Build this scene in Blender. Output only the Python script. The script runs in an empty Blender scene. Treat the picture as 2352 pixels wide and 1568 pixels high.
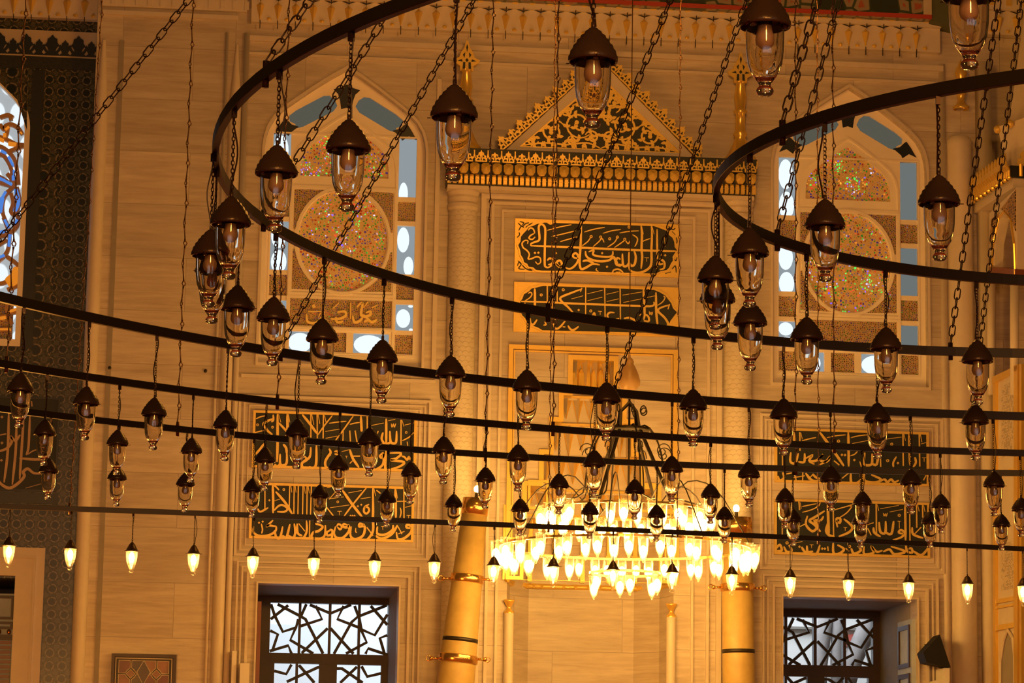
import bpy, math, random
from mathutils import Vector, Matrix
from mathutils.geometry import tessellate_polygon
random.seed(7)
sc = bpy.context.scene
C = sc.collection
PI = math.pi

# ------------------------------------------------------------------ camera, world, light, exposure
FPX, TH, RO, PSI, EYE = 6490.0, 0.1700, 0.01623, 0.1024, 1.7
cp, sp, ct, st, cr, sr = math.cos(PSI), math.sin(PSI), math.cos(TH), math.sin(TH), math.cos(RO), math.sin(RO)
fwd = Vector((sp * ct, cp * ct, st))
rgt = Vector((cp, -sp, 0))
upv = rgt.cross(fwd)
cx_ = rgt * cr + upv * sr
cy_ = -rgt * sr + upv * cr
camd = bpy.data.cameras.new('camera')
cam = bpy.data.objects.new('camera', camd)
C.objects.link(cam)
m = Matrix.Identity(4)
for i in range(3):
    m[i][0], m[i][1], m[i][2] = cx_[i], cy_[i], -fwd[i]
m[0][3], m[1][3], m[2][3] = 0, 0, EYE
cam.matrix_world = m
camd.sensor_width = 36
camd.lens = FPX / 2352 * 36
camd.clip_end = 300
sc.camera = cam

w = bpy.data.worlds.new('hall_air')
sc.world = w
w.use_nodes = True
w.node_tree.nodes['Background'].inputs[0].default_value = (1.0, 0.42, 0.10, 1)
w.node_tree.nodes['Background'].inputs[1].default_value = 0.03

vs = sc.view_settings
vs.view_transform = 'Standard'
vs.look = 'None'
vs.exposure = 0.0
vs.gamma = 1.0
vs.use_curve_mapping = False

WARM = (1.0, 0.40, 0.058)
def lamp(name, loc, energy, col=WARM, size=0.25, typ='POINT', rot=None):
    l = bpy.data.lights.new(name, typ)
    l.energy = energy
    l.color = col
    if typ == 'AREA':
        l.size = size
    else:
        l.shadow_soft_size = size
    o = bpy.data.objects.new(name, l)
    o.location = loc
    if rot:
        o.rotation_euler = rot
    C.objects.link(o)
    return o
# fill lights added out of frame, placed to balance the wall's brightness
FILL = [((-2.5, 25.0, 2.4), 520), ((15.5, 24.0, 4.6), 450), ((1.0, -5.0, 7.0), 4300), ((4.2, 24.0, 10.3), 500)]
for p_, e_ in FILL:
    lamp('fill_light', p_, e_, size=0.7)
BULB_S, BULBF_S = 92, 160
# daylight outside the lower windows
lamp('daylight', (4.0, 34.6, 9.0), 1000, (0.8, 0.9, 1.0), 5, 'AREA', (math.radians(38), 0, 0))

# ------------------------------------------------------------------ pixel -> place
def ray(px, py):
    u, v = px - 1176.0, 784.0 - py
    d = cx_ * u + cy_ * v + fwd * FPX
    return d
def U(px, py, D):
    d = ray(px, py)
    t = D / d.y
    return Vector((d.x * t, D, d.z * t + EYE))
WY = 32.0
def crop(ox, oy, s, D):
    def f(x, y):
        p = U(ox + x / s, oy + y / s, D)
        return (p.x, p.z)
    return f

# ------------------------------------------------------------------ materials
MATS = {}
class NT:
    def __init__(s, name):
        s.m = bpy.data.materials.new(name)
        s.m.use_nodes = True
        s.t = s.m.node_tree
        s.t.nodes.clear()
        s.out = s.t.nodes.new('ShaderNodeOutputMaterial')
    def n(s, typ, ins=None, **kw):
        nd = s.t.nodes.new('ShaderNode' + typ)
        for k, v in kw.items():
            setattr(nd, k, v)
        for k, v in (ins or {}).items():
            s.set(nd, k, v)
        return nd
    def set(s, nd, k, v):
        if isinstance(v, bpy.types.NodeSocket):
            s.t.links.new(v, nd.inputs[k])
        elif isinstance(v, bpy.types.Node):
            s.t.links.new(v.outputs[0], nd.inputs[k])
        else:
            if isinstance(v, tuple) and len(v) == 3 and nd.inputs[k].type == 'RGBA':
                v = v + (1,)
            nd.inputs[k].default_value = v
    def math(s, op, a, b=0.0, c=None):
        ins = {0: a, 1: b}
        if c is not None:
            ins[2] = c
        return s.n('Math', ins, operation=op).outputs[0]
    def vmath(s, op, a, b=None):
        nd = s.n('VectorMath', {0: a}, operation=op)
        if b is not None:
            s.set(nd, 1, b)
        return nd
    def mix(s, f, a, b):
        nd = s.n('Mix', data_type='RGBA')
        s.set(nd, 0, f); s.set(nd, 6, a); s.set(nd, 7, b)
        return nd.outputs[2]
    def ramp(s, f, stops, interp='LINEAR'):
        nd = s.n('ValToRGB', {0: f})
        cr_ = nd.color_ramp
        cr_.interpolation = interp
        while len(cr_.elements) < len(stops):
            cr_.elements.new(0.5)
        for e, (p, col) in zip(cr_.elements, stops):
            e.position = p
            e.color = (*col, 1) if len(col) == 3 else col
        return nd.outputs[0]
    def pos(s):
        return s.n('NewGeometry').outputs['Position']
    def done(s, sh):
        s.t.links.new(sh.outputs[0] if isinstance(sh, bpy.types.Node) else sh, s.out.inputs[0])
        return s.m

def principled(name, col, rough=0.5, metal=0.0, bump=0.0, bscale=40, vary=0.0):
    t = NT(name)
    c = col
    if vary:
        nz = t.n('TexNoise', {'Vector': t.pos(), 'Scale': 9.0, 'Detail': 4.0})
        c = t.mix(nz.outputs[0], tuple(x * (1 - vary) for x in col), tuple(min(1, x * (1 + vary)) for x in col))
    b = t.n('BsdfPrincipled', {'Base Color': c, 'Roughness': rough, 'Metallic': metal})
    if bump:
        nz = t.n('TexNoise', {'Vector': t.pos(), 'Scale': float(bscale), 'Detail': 3.0})
        t.set(b, 'Normal', t.n('Bump', {'Strength': bump, 'Distance': 0.01, 'Height': nz.outputs[0]}))
    return t.done(b)

def marble(name, base, dark, courses=0.62, vein=0.5):
    t = NT(name)
    p = t.pos()
    sep = t.n('SeparateXYZ', {0: p})
    xz = t.n('CombineXYZ', {0: sep.outputs[0], 1: sep.outputs[2], 2: 0.0})
    br = t.n('TexBrick', {'Vector': xz, 'Color1': (0.2, 0.2, 0.2), 'Color2': (0.8, 0.8, 0.8), 'Mortar': (0, 0, 0), 'Scale': 1.0,
                          'Mortar Size': 0.004, 'Mortar Smooth': 0.3, 'Bias': 0.0, 'Brick Width': 1.3, 'Row Height': courses}, offset=0.37)
    shift = t.vmath('ADD', p, t.vmath('SCALE', br.outputs[0]))
    t.set(shift.inputs[1].links[0].from_node, 3, 7.0)
    st_ = t.vmath('MULTIPLY', shift, (0.5, 0.5, 3.2))
    n1 = t.n('TexNoise', {'Vector': st_, 'Scale': 1.7, 'Detail': 7.0, 'Roughness': 0.62, 'Distortion': 0.7})
    n2 = t.n('TexNoise', {'Vector': t.vmath('MULTIPLY', shift, (0.8, 0.8, 9.0)), 'Scale': 2.6, 'Detail': 5.0, 'Roughness': 0.6, 'Distortion': 0.4})
    f = t.math('MULTIPLY', t.math('ADD', n1.outputs[0], n2.outputs[0]), 0.5)
    f = t.ramp(f, [(0.36, (0, 0, 0)), (0.62, (1, 1, 1))])
    col = t.mix(f, dark, base)
    tone = t.math('MULTIPLY_ADD', t.n('SeparateColor', {0: br.outputs[0]}).outputs[0], 0.28, 0.83)
    col = t.mix(1.0, col, t.n('CombineColor', {0: tone, 1: tone, 2: tone}).outputs[0])
    col.node.blend_type = 'MULTIPLY'
    col = t.mix(t.math('MULTIPLY', br.outputs[1], 0.35), col, tuple(x * 0.35 for x in dark))
    fine = t.n('TexNoise', {'Vector': p, 'Scale': 60.0, 'Detail': 3.0})
    b = t.n('BsdfPrincipled', {'Base Color': col, 'Roughness': 0.42, 'Specular IOR Level': 0.3})
    t.set(b, 'Normal', t.n('Bump', {'Strength': 0.12, 'Distance': 0.01, 'Height': fine.outputs[0]}))
    return t.done(b)

def emit(name, col, strength):
    t = NT(name)
    return t.done(t.n('Emission', {0: col, 1: strength}))

MARBLE = marble('marble_blocks', (0.65, 0.58, 0.475), (0.46, 0.385, 0.30))
PLASTER = principled('white_plaster', (0.93, 0.86, 0.72), 0.7, bump=0.1, bscale=30, vary=0.04)
STONE = principled('carved_marble', (0.67, 0.59, 0.48), 0.5, bump=0.1, bscale=25, vary=0.08)
SHAFT = principled('column_marble', (0.72, 0.65, 0.54), 0.45, vary=0.06)
GOLD = principled('gilding', (0.80, 0.55, 0.12), 0.34, 0.25, bump=0.15, bscale=60, vary=0.12)
GOLDB = principled('burnished_gold', (0.82, 0.54, 0.12), 0.22, 0.45, vary=0.1)
GREEN = principled('dark_green_ground', (0.011, 0.015, 0.010), 0.5, vary=0.3)
IRON = principled('black_iron', (0.030, 0.022, 0.014), 0.42, 0.3)
RUST = principled('brown_patina_hood', (0.066, 0.037, 0.022), 0.33, 0.2, bump=0.2, bscale=60, vary=0.4)
CHAINM = principled('dark_chain_iron', (0.05, 0.026, 0.016), 0.4, 0.6)
CORD = principled('black_cord', (0.03, 0.012, 0.009), 0.5)
RODM = principled('bronze_rod', (0.24, 0.12, 0.06), 0.3, 0.8)
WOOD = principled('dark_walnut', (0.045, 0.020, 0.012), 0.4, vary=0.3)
WOODR = principled('red_wood', (0.20, 0.055, 0.02), 0.35, vary=0.25)
WAX = principled('yellow_wax', (0.50, 0.36, 0.12), 0.45, vary=0.25)
BRASS = principled('brass', (0.85, 0.5, 0.16), 0.2, 0.9)
NAVY = principled('navy_star_inlay', (0.010, 0.016, 0.024), 0.4)
CERAM = principled('frosted_bulb', (0.58, 0.40, 0.28), 0.5)
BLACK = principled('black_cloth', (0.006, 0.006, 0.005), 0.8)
WHITE = principled('white_plastic', (0.80, 0.76, 0.66), 0.5)
CARPET = principled('red_carpet', (0.32, 0.05, 0.03), 0.95, vary=0.3)
GREYSTONE = principled('grey_stone', (0.30, 0.27, 0.23), 0.7, vary=0.15)
SHUT = principled('daylight_blue_shutter', (0.42, 0.50, 0.66), 0.6, vary=0.2)  # the blue cast of daylight is put into the shutter colour
EGG = principled('ostrich_egg', (0.62, 0.40, 0.16), 0.35, vary=0.2)
GREYF = principled('grey_facet', (0.62, 0.55, 0.42), 0.6, vary=0.1)
REDP = principled('red_paint', (0.42, 0.045, 0.025), 0.6)
PALEP = principled('pale_painted_ground', (0.55, 0.46, 0.34), 0.7, vary=0.1)
OLIVE = principled('olive_paint', (0.10, 0.11, 0.055), 0.7, vary=0.2)
BULB = emit('lit_bulb', (1.0, 0.52, 0.115), BULB_S)
BULBF = emit('lit_bulb_small', (1.0, 0.53, 0.12), BULBF_S)
DAY = emit('bright_daylight', (0.80, 0.90, 1.0), 1.25)

def glass_solid():
    t = NT('clear_glass')
    return t.done(t.n('BsdfGlass', {'Color': (0.97, 0.95, 0.92), 'Roughness': 0.0, 'IOR': 1.47}))
def glass_thin(name, tint=(0.96, 0.93, 0.88), haze=0.10):
    t = NT(name)
    lw = t.n('LayerWeight', {0: 0.35})
    tr = t.n('BsdfTransparent', {0: tint})
    gl = t.n('BsdfGlossy', {0: (1, 1, 1), 'Roughness': 0.05})
    a = t.n('MixShader', {0: t.math('MULTIPLY', lw.outputs[1], 0.55), 1: tr, 2: gl})
    tl = t.n('BsdfTranslucent', {0: (0.95, 0.9, 0.8)})
    return t.done(t.n('MixShader', {0: haze, 1: a, 2: tl}))
GLASS = glass_solid()
GLASSLIT = glass_thin('glowing_glass', haze=0.06)

def tile_mat(name, pitch, ox, oz):
    """glazed tile: dark discs ringed by pale interlace on a green ground"""
    t = NT(name)
    sep = t.n('SeparateXYZ', {0: t.pos()})
    def lattice(dx, dz, p):
        a = t.math('SUBTRACT', t.math('FRACT', t.math('DIVIDE', t.math('ADD', sep.outputs[0], dx), p)), 0.5)
        b = t.math('SUBTRACT', t.math('FRACT', t.math('DIVIDE', t.math('ADD', sep.outputs[2], dz), p)), 0.5)
        r = t.math('SQRT', t.math('ADD', t.math('MULTIPLY', a, a), t.math('MULTIPLY', b, b)))
        return r, t.math('ARCTAN2', b, a)
    r1, a1 = lattice(ox, oz, pitch)
    r2, a2 = lattice(ox + pitch / 2, oz + pitch / 2, pitch)
    nz = t.n('TexVoronoi', {'Vector': t.pos(), 'Scale': 26.0 / pitch * 0.14, 'Randomness': 0.7}, feature='DISTANCE_TO_EDGE')
    g = t.ramp(nz.outputs[0], [(0.0, (0.06, 0.052, 0.03)), (0.10, (0.06, 0.052, 0.03)), (0.14, (0.016, 0.028, 0.018)), (1.0, (0.010, 0.020, 0.016))])
    disc = t.ramp(r1, [(0.0, (0.006, 0.012, 0.012)), (0.24, (0.006, 0.012, 0.012)), (0.245, (0.03, 0.028, 0.02)), (0.285, (0.03, 0.03, 0.02)), (0.29, (0.22, 0.18, 0.11)), (0.36, (0.22, 0.18, 0.11)), (0.365, (0.03, 0.04, 0.03))], 'CONSTANT')
    gap = t.math('GREATER_THAN', t.math('SINE', t.math('MULTIPLY', a1, 4.0)), 0.86)
    inside = t.math('LESS_THAN', r1, 0.365)
    f = t.math('MULTIPLY', inside, t.math('SUBTRACT', 1.0, t.math('MULTIPLY', gap, t.math('GREATER_THAN', r1, 0.285))))
    c = t.mix(f, g, disc)
    star = t.math('ADD', r2, t.math('MULTIPLY', t.math('COSINE', t.math('MULTIPLY', a2, 6.0)), 0.035))
    sc_ = t.ramp(star, [(0.0, (0.05, 0.09, 0.06)), (0.06, (0.16, 0.06, 0.035)), (0.085, (0.02, 0.04, 0.03)), (0.14, (0.18, 0.15, 0.09)), (0.175, (0.02, 0.04, 0.03))], 'CONSTANT')
    c = t.mix(t.math('LESS_THAN', star, 0.175), c, sc_)
    b = t.n('BsdfPrincipled', {'Base Color': c, 'Roughness': 0.3})
    return t.done(b)
TILE = tile_mat('iznik_disc_tile', 0.145, 0.05, 0.0)

def floral_mat(name, scale, base, line, accent):
    t = NT(name)
    v = t.n('TexVoronoi', {'Vector': t.pos(), 'Scale': scale, 'Randomness': 0.55}, feature='DISTANCE_TO_EDGE')
    w_ = t.n('TexVoronoi', {'Vector': t.pos(), 'Scale': scale, 'Randomness': 0.55})
    c = t.ramp(v.outputs[0], [(0.0, line), (0.07, line), (0.11, base), (0.3, base), (0.36, accent)])
    c = t.mix(t.math('GREATER_THAN', t.n('SeparateColor', {0: w_.outputs[1]}).outputs[0], 0.72), c, tuple(x * 0.6 for x in line))
    return t.done(t.n('BsdfPrincipled', {'Base Color': c, 'Roughness': 0.35}))
FLORAL = tile_mat('floral_tile', 0.205, 0.02, 0.06)
BORDER = floral_mat('dark_border_tile', 60.0, (0.010, 0.016, 0.016), (0.035, 0.035, 0.026), (0.02, 0.03, 0.03))
PAINTED = floral_mat('painted_flowers', 6.0, (0.30, 0.24, 0.16), (0.05, 0.07, 0.035), (0.36, 0.10, 0.05))
CARVED = floral_mat('pierced_carving', 30.0, (0.05, 0.03, 0.015), (0.60, 0.36, 0.10), (0.03, 0.02, 0.01))

def stained(name, scale, lit, cames=(0.62, 0.42, 0.16), rnd=0.9, bright=1.6, dull=0.6, line=0.19):
    """small panes of coloured glass in plaster, a share of them bright with daylight"""
    t = NT(name)
    p = t.pos()
    v = t.n('TexVoronoi', {'Vector': t.vmath('MULTIPLY', p, (1.0, 0.001, 1.0)), 'Scale': scale, 'Randomness': rnd}, feature='DISTANCE_TO_EDGE')
    q = t.n('TexVoronoi', {'Vector': t.vmath('MULTIPLY', p, (1.0, 0.001, 1.0)), 'Scale': scale, 'Randomness': rnd})
    s3 = t.n('SeparateColor', {0: q.outputs[1]})
    pal = t.ramp(s3.outputs[0], [(0.0, (0.05, 0.9, 0.12)), (0.22, (0.16, 0.10, 0.95)), (0.42, (0.95, 0.05, 0.03)), (0.58, (0.9, 0.30, 0.03)), (0.70, (0.15, 0.45, 0.05)), (0.85, (0.5, 0.55, 1.0))], 'CONSTANT')
    lo = t.n('TexNoise', {'Vector': p, 'Scale': 4.5, 'Detail': 2.0})
    k = t.math('ADD', t.math('MULTIPLY', s3.outputs[1], 0.24), lo.outputs[0])
    on = t.ramp(k, [(0.0, (0.012, 0.012, 0.012)), (0.72 - lit, (0.04, 0.04, 0.04)), (0.76 - lit, (0.45, 0.45, 0.45)), (0.9 - lit * 0.5, (1, 1, 1))])
    em = t.n('Emission', {0: pal, 1: t.math('MULTIPLY', on, bright)})
    dk = t.n('BsdfPrincipled', {'Base Color': t.mix(dull, pal, (0.05, 0.03, 0.012)), 'Roughness': 0.25})
    gl = t.n('AddShader', {0: em, 1: dk})
    pl = t.n('BsdfPrincipled', {'Base Color': cames, 'Roughness': 0.6})
    return t.done(t.n('MixShader', {0: t.math('LESS_THAN', v.outputs[0], line), 1: gl, 2: pl}))
STAIN = stained('coloured_glass', 34.0, 0.06, (0.80, 0.60, 0.30), 0.9, 2.0)
STAINF = stained('fine_coloured_glass', 46.0, -0.10, (0.52, 0.36, 0.17), 0.8, 0.7, 0.92, 0.2)
STAINFR = STAINF

def day_pane(name, hole=0.42, dim=(0.26, 0.33, 0.40), sx=5.6, sz=3.4):
    """clear pane backed by the outer lattice: round sky openings in blue-grey plaster"""
    t = NT(name)
    sep = t.n('SeparateXYZ', {0: t.pos()})
    b = t.math('SUBTRACT', t.math('FRACT', t.math('MULTIPLY', sep.outputs[2], sz)), 0.5)
    row = t.math('MULTIPLY', t.math('MODULO', t.math('FLOOR', t.math('MULTIPLY', sep.outputs[2], sz)), 2.0), 0.5)
    a = t.math('SUBTRACT', t.math('FRACT', t.math('ADD', t.math('MULTIPLY', sep.outputs[0], sx), row)), 0.5)
    r = t.math('SQRT', t.math('ADD', t.math('MULTIPLY', a, a), t.math('MULTIPLY', b, b)))
    c = t.ramp(r, [(0.0, (0.86, 0.95, 1.0)), (hole - 0.02, (0.86, 0.95, 1.0)), (hole + 0.03, dim), (1.0, tuple(x * 0.85 for x in dim))])
    e = t.n('Emission', {0: c, 1: 1.0})
    g = t.n('BsdfGlossy', {0: (0.05, 0.05, 0.05), 'Roughness': 0.2})
    return t.done(t.n('AddShader', {0: e, 1: g}))
DAYW = emit('white_sky', (0.86, 0.95, 1.0), 1.05)
DAYPANE = emit('blue_grey_outer_lattice', (0.28, 0.32, 0.34), 1.0)
SLATE = emit('dim_blue_grey_pane', (0.095, 0.092, 0.070), 1.0)
GREYPANE = emit('grey_daylight_pane', (0.145, 0.165, 0.16), 1.0)

# ------------------------------------------------------------------ mesh builder
class MB:
    def __init__(s):
        s.v, s.f, s.mi = [], [], []
        s.cur = 0
    def add(s, vs_, fs):
        o = len(s.v)
        s.v += [tuple(x) for x in vs_]
        s.f += [tuple(i + o for i in f) for f in fs]
        s.mi += [s.cur] * len(fs)
        return s
    def box(s, x0, y0, z0, x1, y1, z1):
        if x0 > x1: x0, x1 = x1, x0
        if y0 > y1: y0, y1 = y1, y0
        if z0 > z1: z0, z1 = z1, z0
        e = [random.uniform(0, .0009) for _ in range(6)]      # no two faces exactly coplanar
        x0 -= e[0]; y0 -= e[1]; z0 -= e[2]; x1 += e[3]; y1 += e[4]; z1 += e[5]
        return s.add([(x0, y0, z0), (x1, y0, z0), (x1, y1, z0), (x0, y1, z0), (x0, y0, z1), (x1, y0, z1), (x1, y1, z1), (x0, y1, z1)],
                     [(0, 1, 5, 4), (1, 2, 6, 5), (2, 3, 7, 6), (3, 0, 4, 7), (4, 5, 6, 7), (3, 2, 1, 0)])
    def plate(s, outer, holes, y0, y1):
        """polygon in x,z with holes, given thickness from y0 (front) to y1"""
        y0 -= random.uniform(0, .0009)
        loops = [outer] + list(holes)
        flat = [p for l in loops for p in l]
        tris = tessellate_polygon([[Vector((p[0], p[1], 0)) for p in l] for l in loops])
        n = len(flat)
        V = [(p[0], y0, p[1]) for p in flat] + [(p[0], y1, p[1]) for p in flat]
        F = []
        for t in tris:
            a, b, c = (flat[i] for i in t)
            ar = (b[0] - a[0]) * (c[1] - a[1]) - (b[1] - a[1]) * (c[0] - a[0])
            if ar < 0: t = (t[0], t[2], t[1])
            F.append(tuple(t)); F.append(tuple(i + n for i in reversed(t)))
        k = 0
        for li, l in enumerate(loops):
            m_ = len(l)
            ar = sum(l[i][0] * l[(i + 1) % m_][1] - l[(i + 1) % m_][0] * l[i][1] for i in range(m_))
            flip = (ar > 0) == (li == 0)
            for i in range(m_):
                a, b = k + i, k + (i + 1) % m_
                F.append((a, a + n, b + n, b) if not flip else (b, b + n, a + n, a))
            k += m_
        return s.add(V, F)
    def cone_poly(s, pts, cx, cz, y0, yap):
        """faceted boss: outline in x,z at y0 rising to an apex"""
        n = len(pts)
        return s.add([(p[0], y0, p[1]) for p in pts] + [(cx, yap, cz)], [(i, (i + 1) % n, n) for i in range(n)])
    def lathe(s, prof, c=(0, 0, 0), n=24, a0=0.0, a1=2 * PI, axis='z', sx=1.0, sy=1.0):
        full = abs(a1 - a0 - 2 * PI) < 1e-6
        m_ = n if full else n + 1
        V = []
        for r, z in prof:
            for i in range(m_):
                a = a0 + (a1 - a0) * i / n
                V.append((c[0] + r * math.cos(a) * sx, c[1] + r * math.sin(a) * sy, c[2] + z))
        F = []
        for j in range(len(prof) - 1):
            for i in range(n):
                i2 = (i + 1) % m_
                F.append((j * m_ + i, j * m_ + i2, (j + 1) * m_ + i2, (j + 1) * m_ + i))
        return s.add(V, F)
    def ball(s, c, r, n=12, k=8, sz=1.0):
        return s.lathe([(max(1e-4, r * math.sin(PI * i / k)), -r * sz * math.cos(PI * i / k)) for i in range(k + 1)], c, n)
    def tube(s, path, r, n=6, closed=False, r2=None):
        P = [Vector(p) for p in path]
        N = len(P)
        V, F = [], []
        ref = None
        for i, p in enumerate(P):
            t = (P[(i + 1) % N] - P[i - 1]) if closed else (P[min(i + 1, N - 1)] - P[max(i - 1, 0)])
            t.normalize()
            if ref is None:
                ref = Vector((0, 0, 1)) if abs(t.z) < 0.9 else Vector((1, 0, 0))
            a = t.cross(ref)
            if a.length < 1e-6: a = t.orthogonal()
            a.normalize()
            b = a.cross(t).normalized()
            ref = b
            rr = r[i] if isinstance(r, (list, tuple)) else r
            for j in range(n):
                q = 2 * PI * j / n
                V.append(p + a * (rr * math.cos(q)) + b * ((r2 or rr) * math.sin(q)))
        for i in range(N if closed else N - 1):
            for j in range(n):
                F.append((i * n + j, ((i + 1) % N) * n + j, ((i + 1) % N) * n + (j + 1) % n, i * n + (j + 1) % n))
        if not closed:
            F.append(tuple(range(n))); F.append(tuple(range((N - 1) * n, N * n))[::-1])
        return s.add(V, F)
    def ribbon(s, pts, wd, y0, y1, taper=0.35, sm=4, closed=False):
        """pen stroke in x,z with tapering ends, raised from y1 to y0"""
        y0 -= random.uniform(0, .0014)
        P = smooth(pts, sm, closed)
        N = len(P)
        L, Rr = [], []
        for i, p in enumerate(P):
            a = P[(i - 1) % N] if closed else P[max(i - 1, 0)]
            b = P[(i + 1) % N] if closed else P[min(i + 1, N - 1)]
            tx, tz = b[0] - a[0], b[1] - a[1]
            l = math.hypot(tx, tz) or 1
            k = 1.0
            if not closed and taper < 1:
                e = min(i, N - 1 - i) / max(1, (N - 1) * 0.25)
                k = taper + (1 - taper) * min(1, e) ** 0.6
            h = wd * k / 2
            L.append((p[0] - tz / l * h, p[1] + tx / l * h)); Rr.append((p[0] + tz / l * h, p[1] - tx / l * h))
        V = [(q[0], y0, q[1]) for q in L] + [(q[0], y0, q[1]) for q in Rr] + [(q[0], y1, q[1]) for q in L] + [(q[0], y1, q[1]) for q in Rr]
        F = []
        for i in range(N if closed else N - 1):
            j = (i + 1) % N
            F += [(i, N + i, N + j, j), (2 * N + i, i, j, 2 * N + j), (N + i, 3 * N + i, 3 * N + j, N + j)]
        if not closed:
            F += [(0, 2 * N, 3 * N, N), (N - 1, 2 * N - 1, 4 * N - 1, 3 * N - 1)]
        return s.add(V, F)
    def build(s, name, mats, parent=None, smooth_=False, loc=None):
        if not isinstance(mats, (list, tuple)): mats = [mats]
        off = Vector((0, 0, 0))
        if parent is not None:
            q = parent
            while q is not None:
                off += q.location
                q = q.parent
        if loc is not None: off = Vector(loc)
        me = bpy.data.meshes.new(name)
        me.from_pydata([(x - off.x, y - off.y, z - off.z) for x, y, z in s.v], [], s.f)
        for mt in mats: me.materials.append(mt)
        if len(mats) > 1: me.polygons.foreach_set('material_index', s.mi)
        if smooth_:
            me.polygons.foreach_set('use_smooth', [True] * len(me.polygons))
        me.update()
        o = bpy.data.objects.new(name, me)
        if loc is not None and parent is None: o.location = loc
        C.objects.link(o)
        if parent is not None: o.parent = parent
        return o

def smooth(pts, k=4, closed=False):
    if k <= 1 or len(pts) < 3: return list(pts)
    n = len(pts)
    out = []
    for i in range(n if closed else n - 1):
        if closed: p0, p1, p2, p3 = pts[i - 1], pts[i], pts[(i + 1) % n], pts[(i + 2) % n]
        else: p0, p1, p2, p3 = pts[max(i - 1, 0)], pts[i], pts[i + 1], pts[min(i + 2, n - 1)]
        for j in range(k):
            t = j / k
            out.append(tuple(0.5 * (2 * b + (c - a) * t + (2 * a - 5 * b + 4 * c - d) * t * t + (3 * b - a - 3 * c + d) * t ** 3) for a, b, c, d in zip(p0, p1, p2, p3)))
    if not closed: out.append(tuple(pts[-1]))
    return out

def tag(o, label=None, cat=None, group=None, kind=None):
    if label: o['label'] = label
    if cat: o['category'] = cat
    if group: o['group'] = group
    if kind: o['kind'] = kind
    return o
def empty(name, loc, label=None, cat=None, group=None, kind=None):
    o = bpy.data.objects.new(name, None)
    o.empty_display_size = 0.1
    o.location = loc
    C.objects.link(o)
    return tag(o, label, cat, group, kind)
def struct(name, mb, mat, label, smooth_=False, parent=None):
    o = mb.build(name, mat, parent, smooth_)
    if parent is None: tag(o, label, kind='structure')
    return o
def mirror(pts, cx):
    return [(2 * cx - x, z) for x, z in pts]
def circle(cx, cz, rx, rz=None, n=32, a0=0.0):
    rz = rz or rx
    return [(cx + rx * math.cos(a0 + 2 * PI * i / n), cz + rz * math.sin(a0 + 2 * PI * i / n)) for i in range(n)]
def rect(x0, z0, x1, z1):
    return [(x0, z0), (x1, z0), (x1, z1), (x0, z1)]
def arch(cx, hw, zb, zs, za, n=9):
    """four-centred arch outline, counter clockwise from bottom left"""
    h = za - zs
    prof = [(1.0, 0.0), (0.985, 0.12), (0.95, 0.24), (0.88, 0.36), (0.76, 0.48), (0.60, 0.60), (0.40, 0.745), (0.2, 0.88), (0.0, 1.0)]
    R = [(cx + hw * a, zs + h * b) for a, b in prof]
    L = [(cx - hw * a, zs + h * b) for a, b in prof[:-1]]
    return [(cx - hw, zb), (cx + hw, zb)] + R + L[::-1]
def molding(mb, x0, z0, x1, z1, w, y0, y1):
    """rectangular picture-frame strip"""
    return mb.plate(rect(x0, z0, x1, z1), [rect(x0 + w, z0 + w, x1 - w, z1 - w)], y0, y1)

# ------------------------------------------------------------------ the setting
LA = (1.31, 0.935, 6.88, 9.42, 10.38)      # left arched window: centre, half width, bottom, spring, apex
RA = (7.27, 0.925, 6.84, 9.45, 10.42)
NX = 4.235                                  # centre of the prayer niche
TIERS = [(0.96, 4.47, 5.27), (0.75, 5.27, 5.55), (0.56, 5.55, 5.92), (0.45, 5.92, 6.30), (0.34, 6.30, 6.61), (0.237, 6.61, 7.03)]
def steps(grow=0.0, zb=4.47):
    R = [(NX + TIERS[0][0] + grow, zb)]
    for i, (h, a, b) in enumerate(TIERS):
        if i: R.append((NX + h + grow, a + grow))
        R.append((NX + h + grow, b + grow))
    return [(2 * NX - R[0][0], R[0][1])] + R + [(2 * NX - x, z) for x, z in R[1:]][::-1]
hood_hole = steps(0.0, 0.02)
mb = MB().plate([(-1.60, 0), (13, 0), (13, 13), (-1.60, 13)],
                [arch(*LA), arch(*RA), hood_hole, rect(0.455, 0.8, 2.045, 4.365), rect(6.465, 0.8, 8.035, 4.355)], WY, WY + 0.3)
struct('wall_north', mb, MARBLE, 'pale veined marble wall around the prayer niche')
mb = MB().box(-16, -20, -0.2, 22, 33, 0)
struct('floor', mb, CARPET, 'red carpeted floor of the hall')

# unseen hall end behind the viewer; glowing windows added for glints and cool fill
SW = [(x, 0.85, 3.6, 6.4, 7.3) for x in (-9, -5, -1, 3, 7, 11, 15)]
mb = MB().plate(rect(-16, 0, 22, 13), [arch(*a) for a in SW], -18.3, -18)
struct('wall_south', mb, MARBLE, 'unseen marble wall added at the far end of the hall')
for i, a in enumerate(SW):
    o = MB().plate(arch(*a), [], -18.25, -18.15).build('window_%d' % (6 + i), emit('glint_fill_pane_%d' % i, (0.84, 0.92, 1.0), 3.2))
    tag(o, 'added glowing window behind the viewer, giving glints and cool fill', kind='structure')

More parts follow.
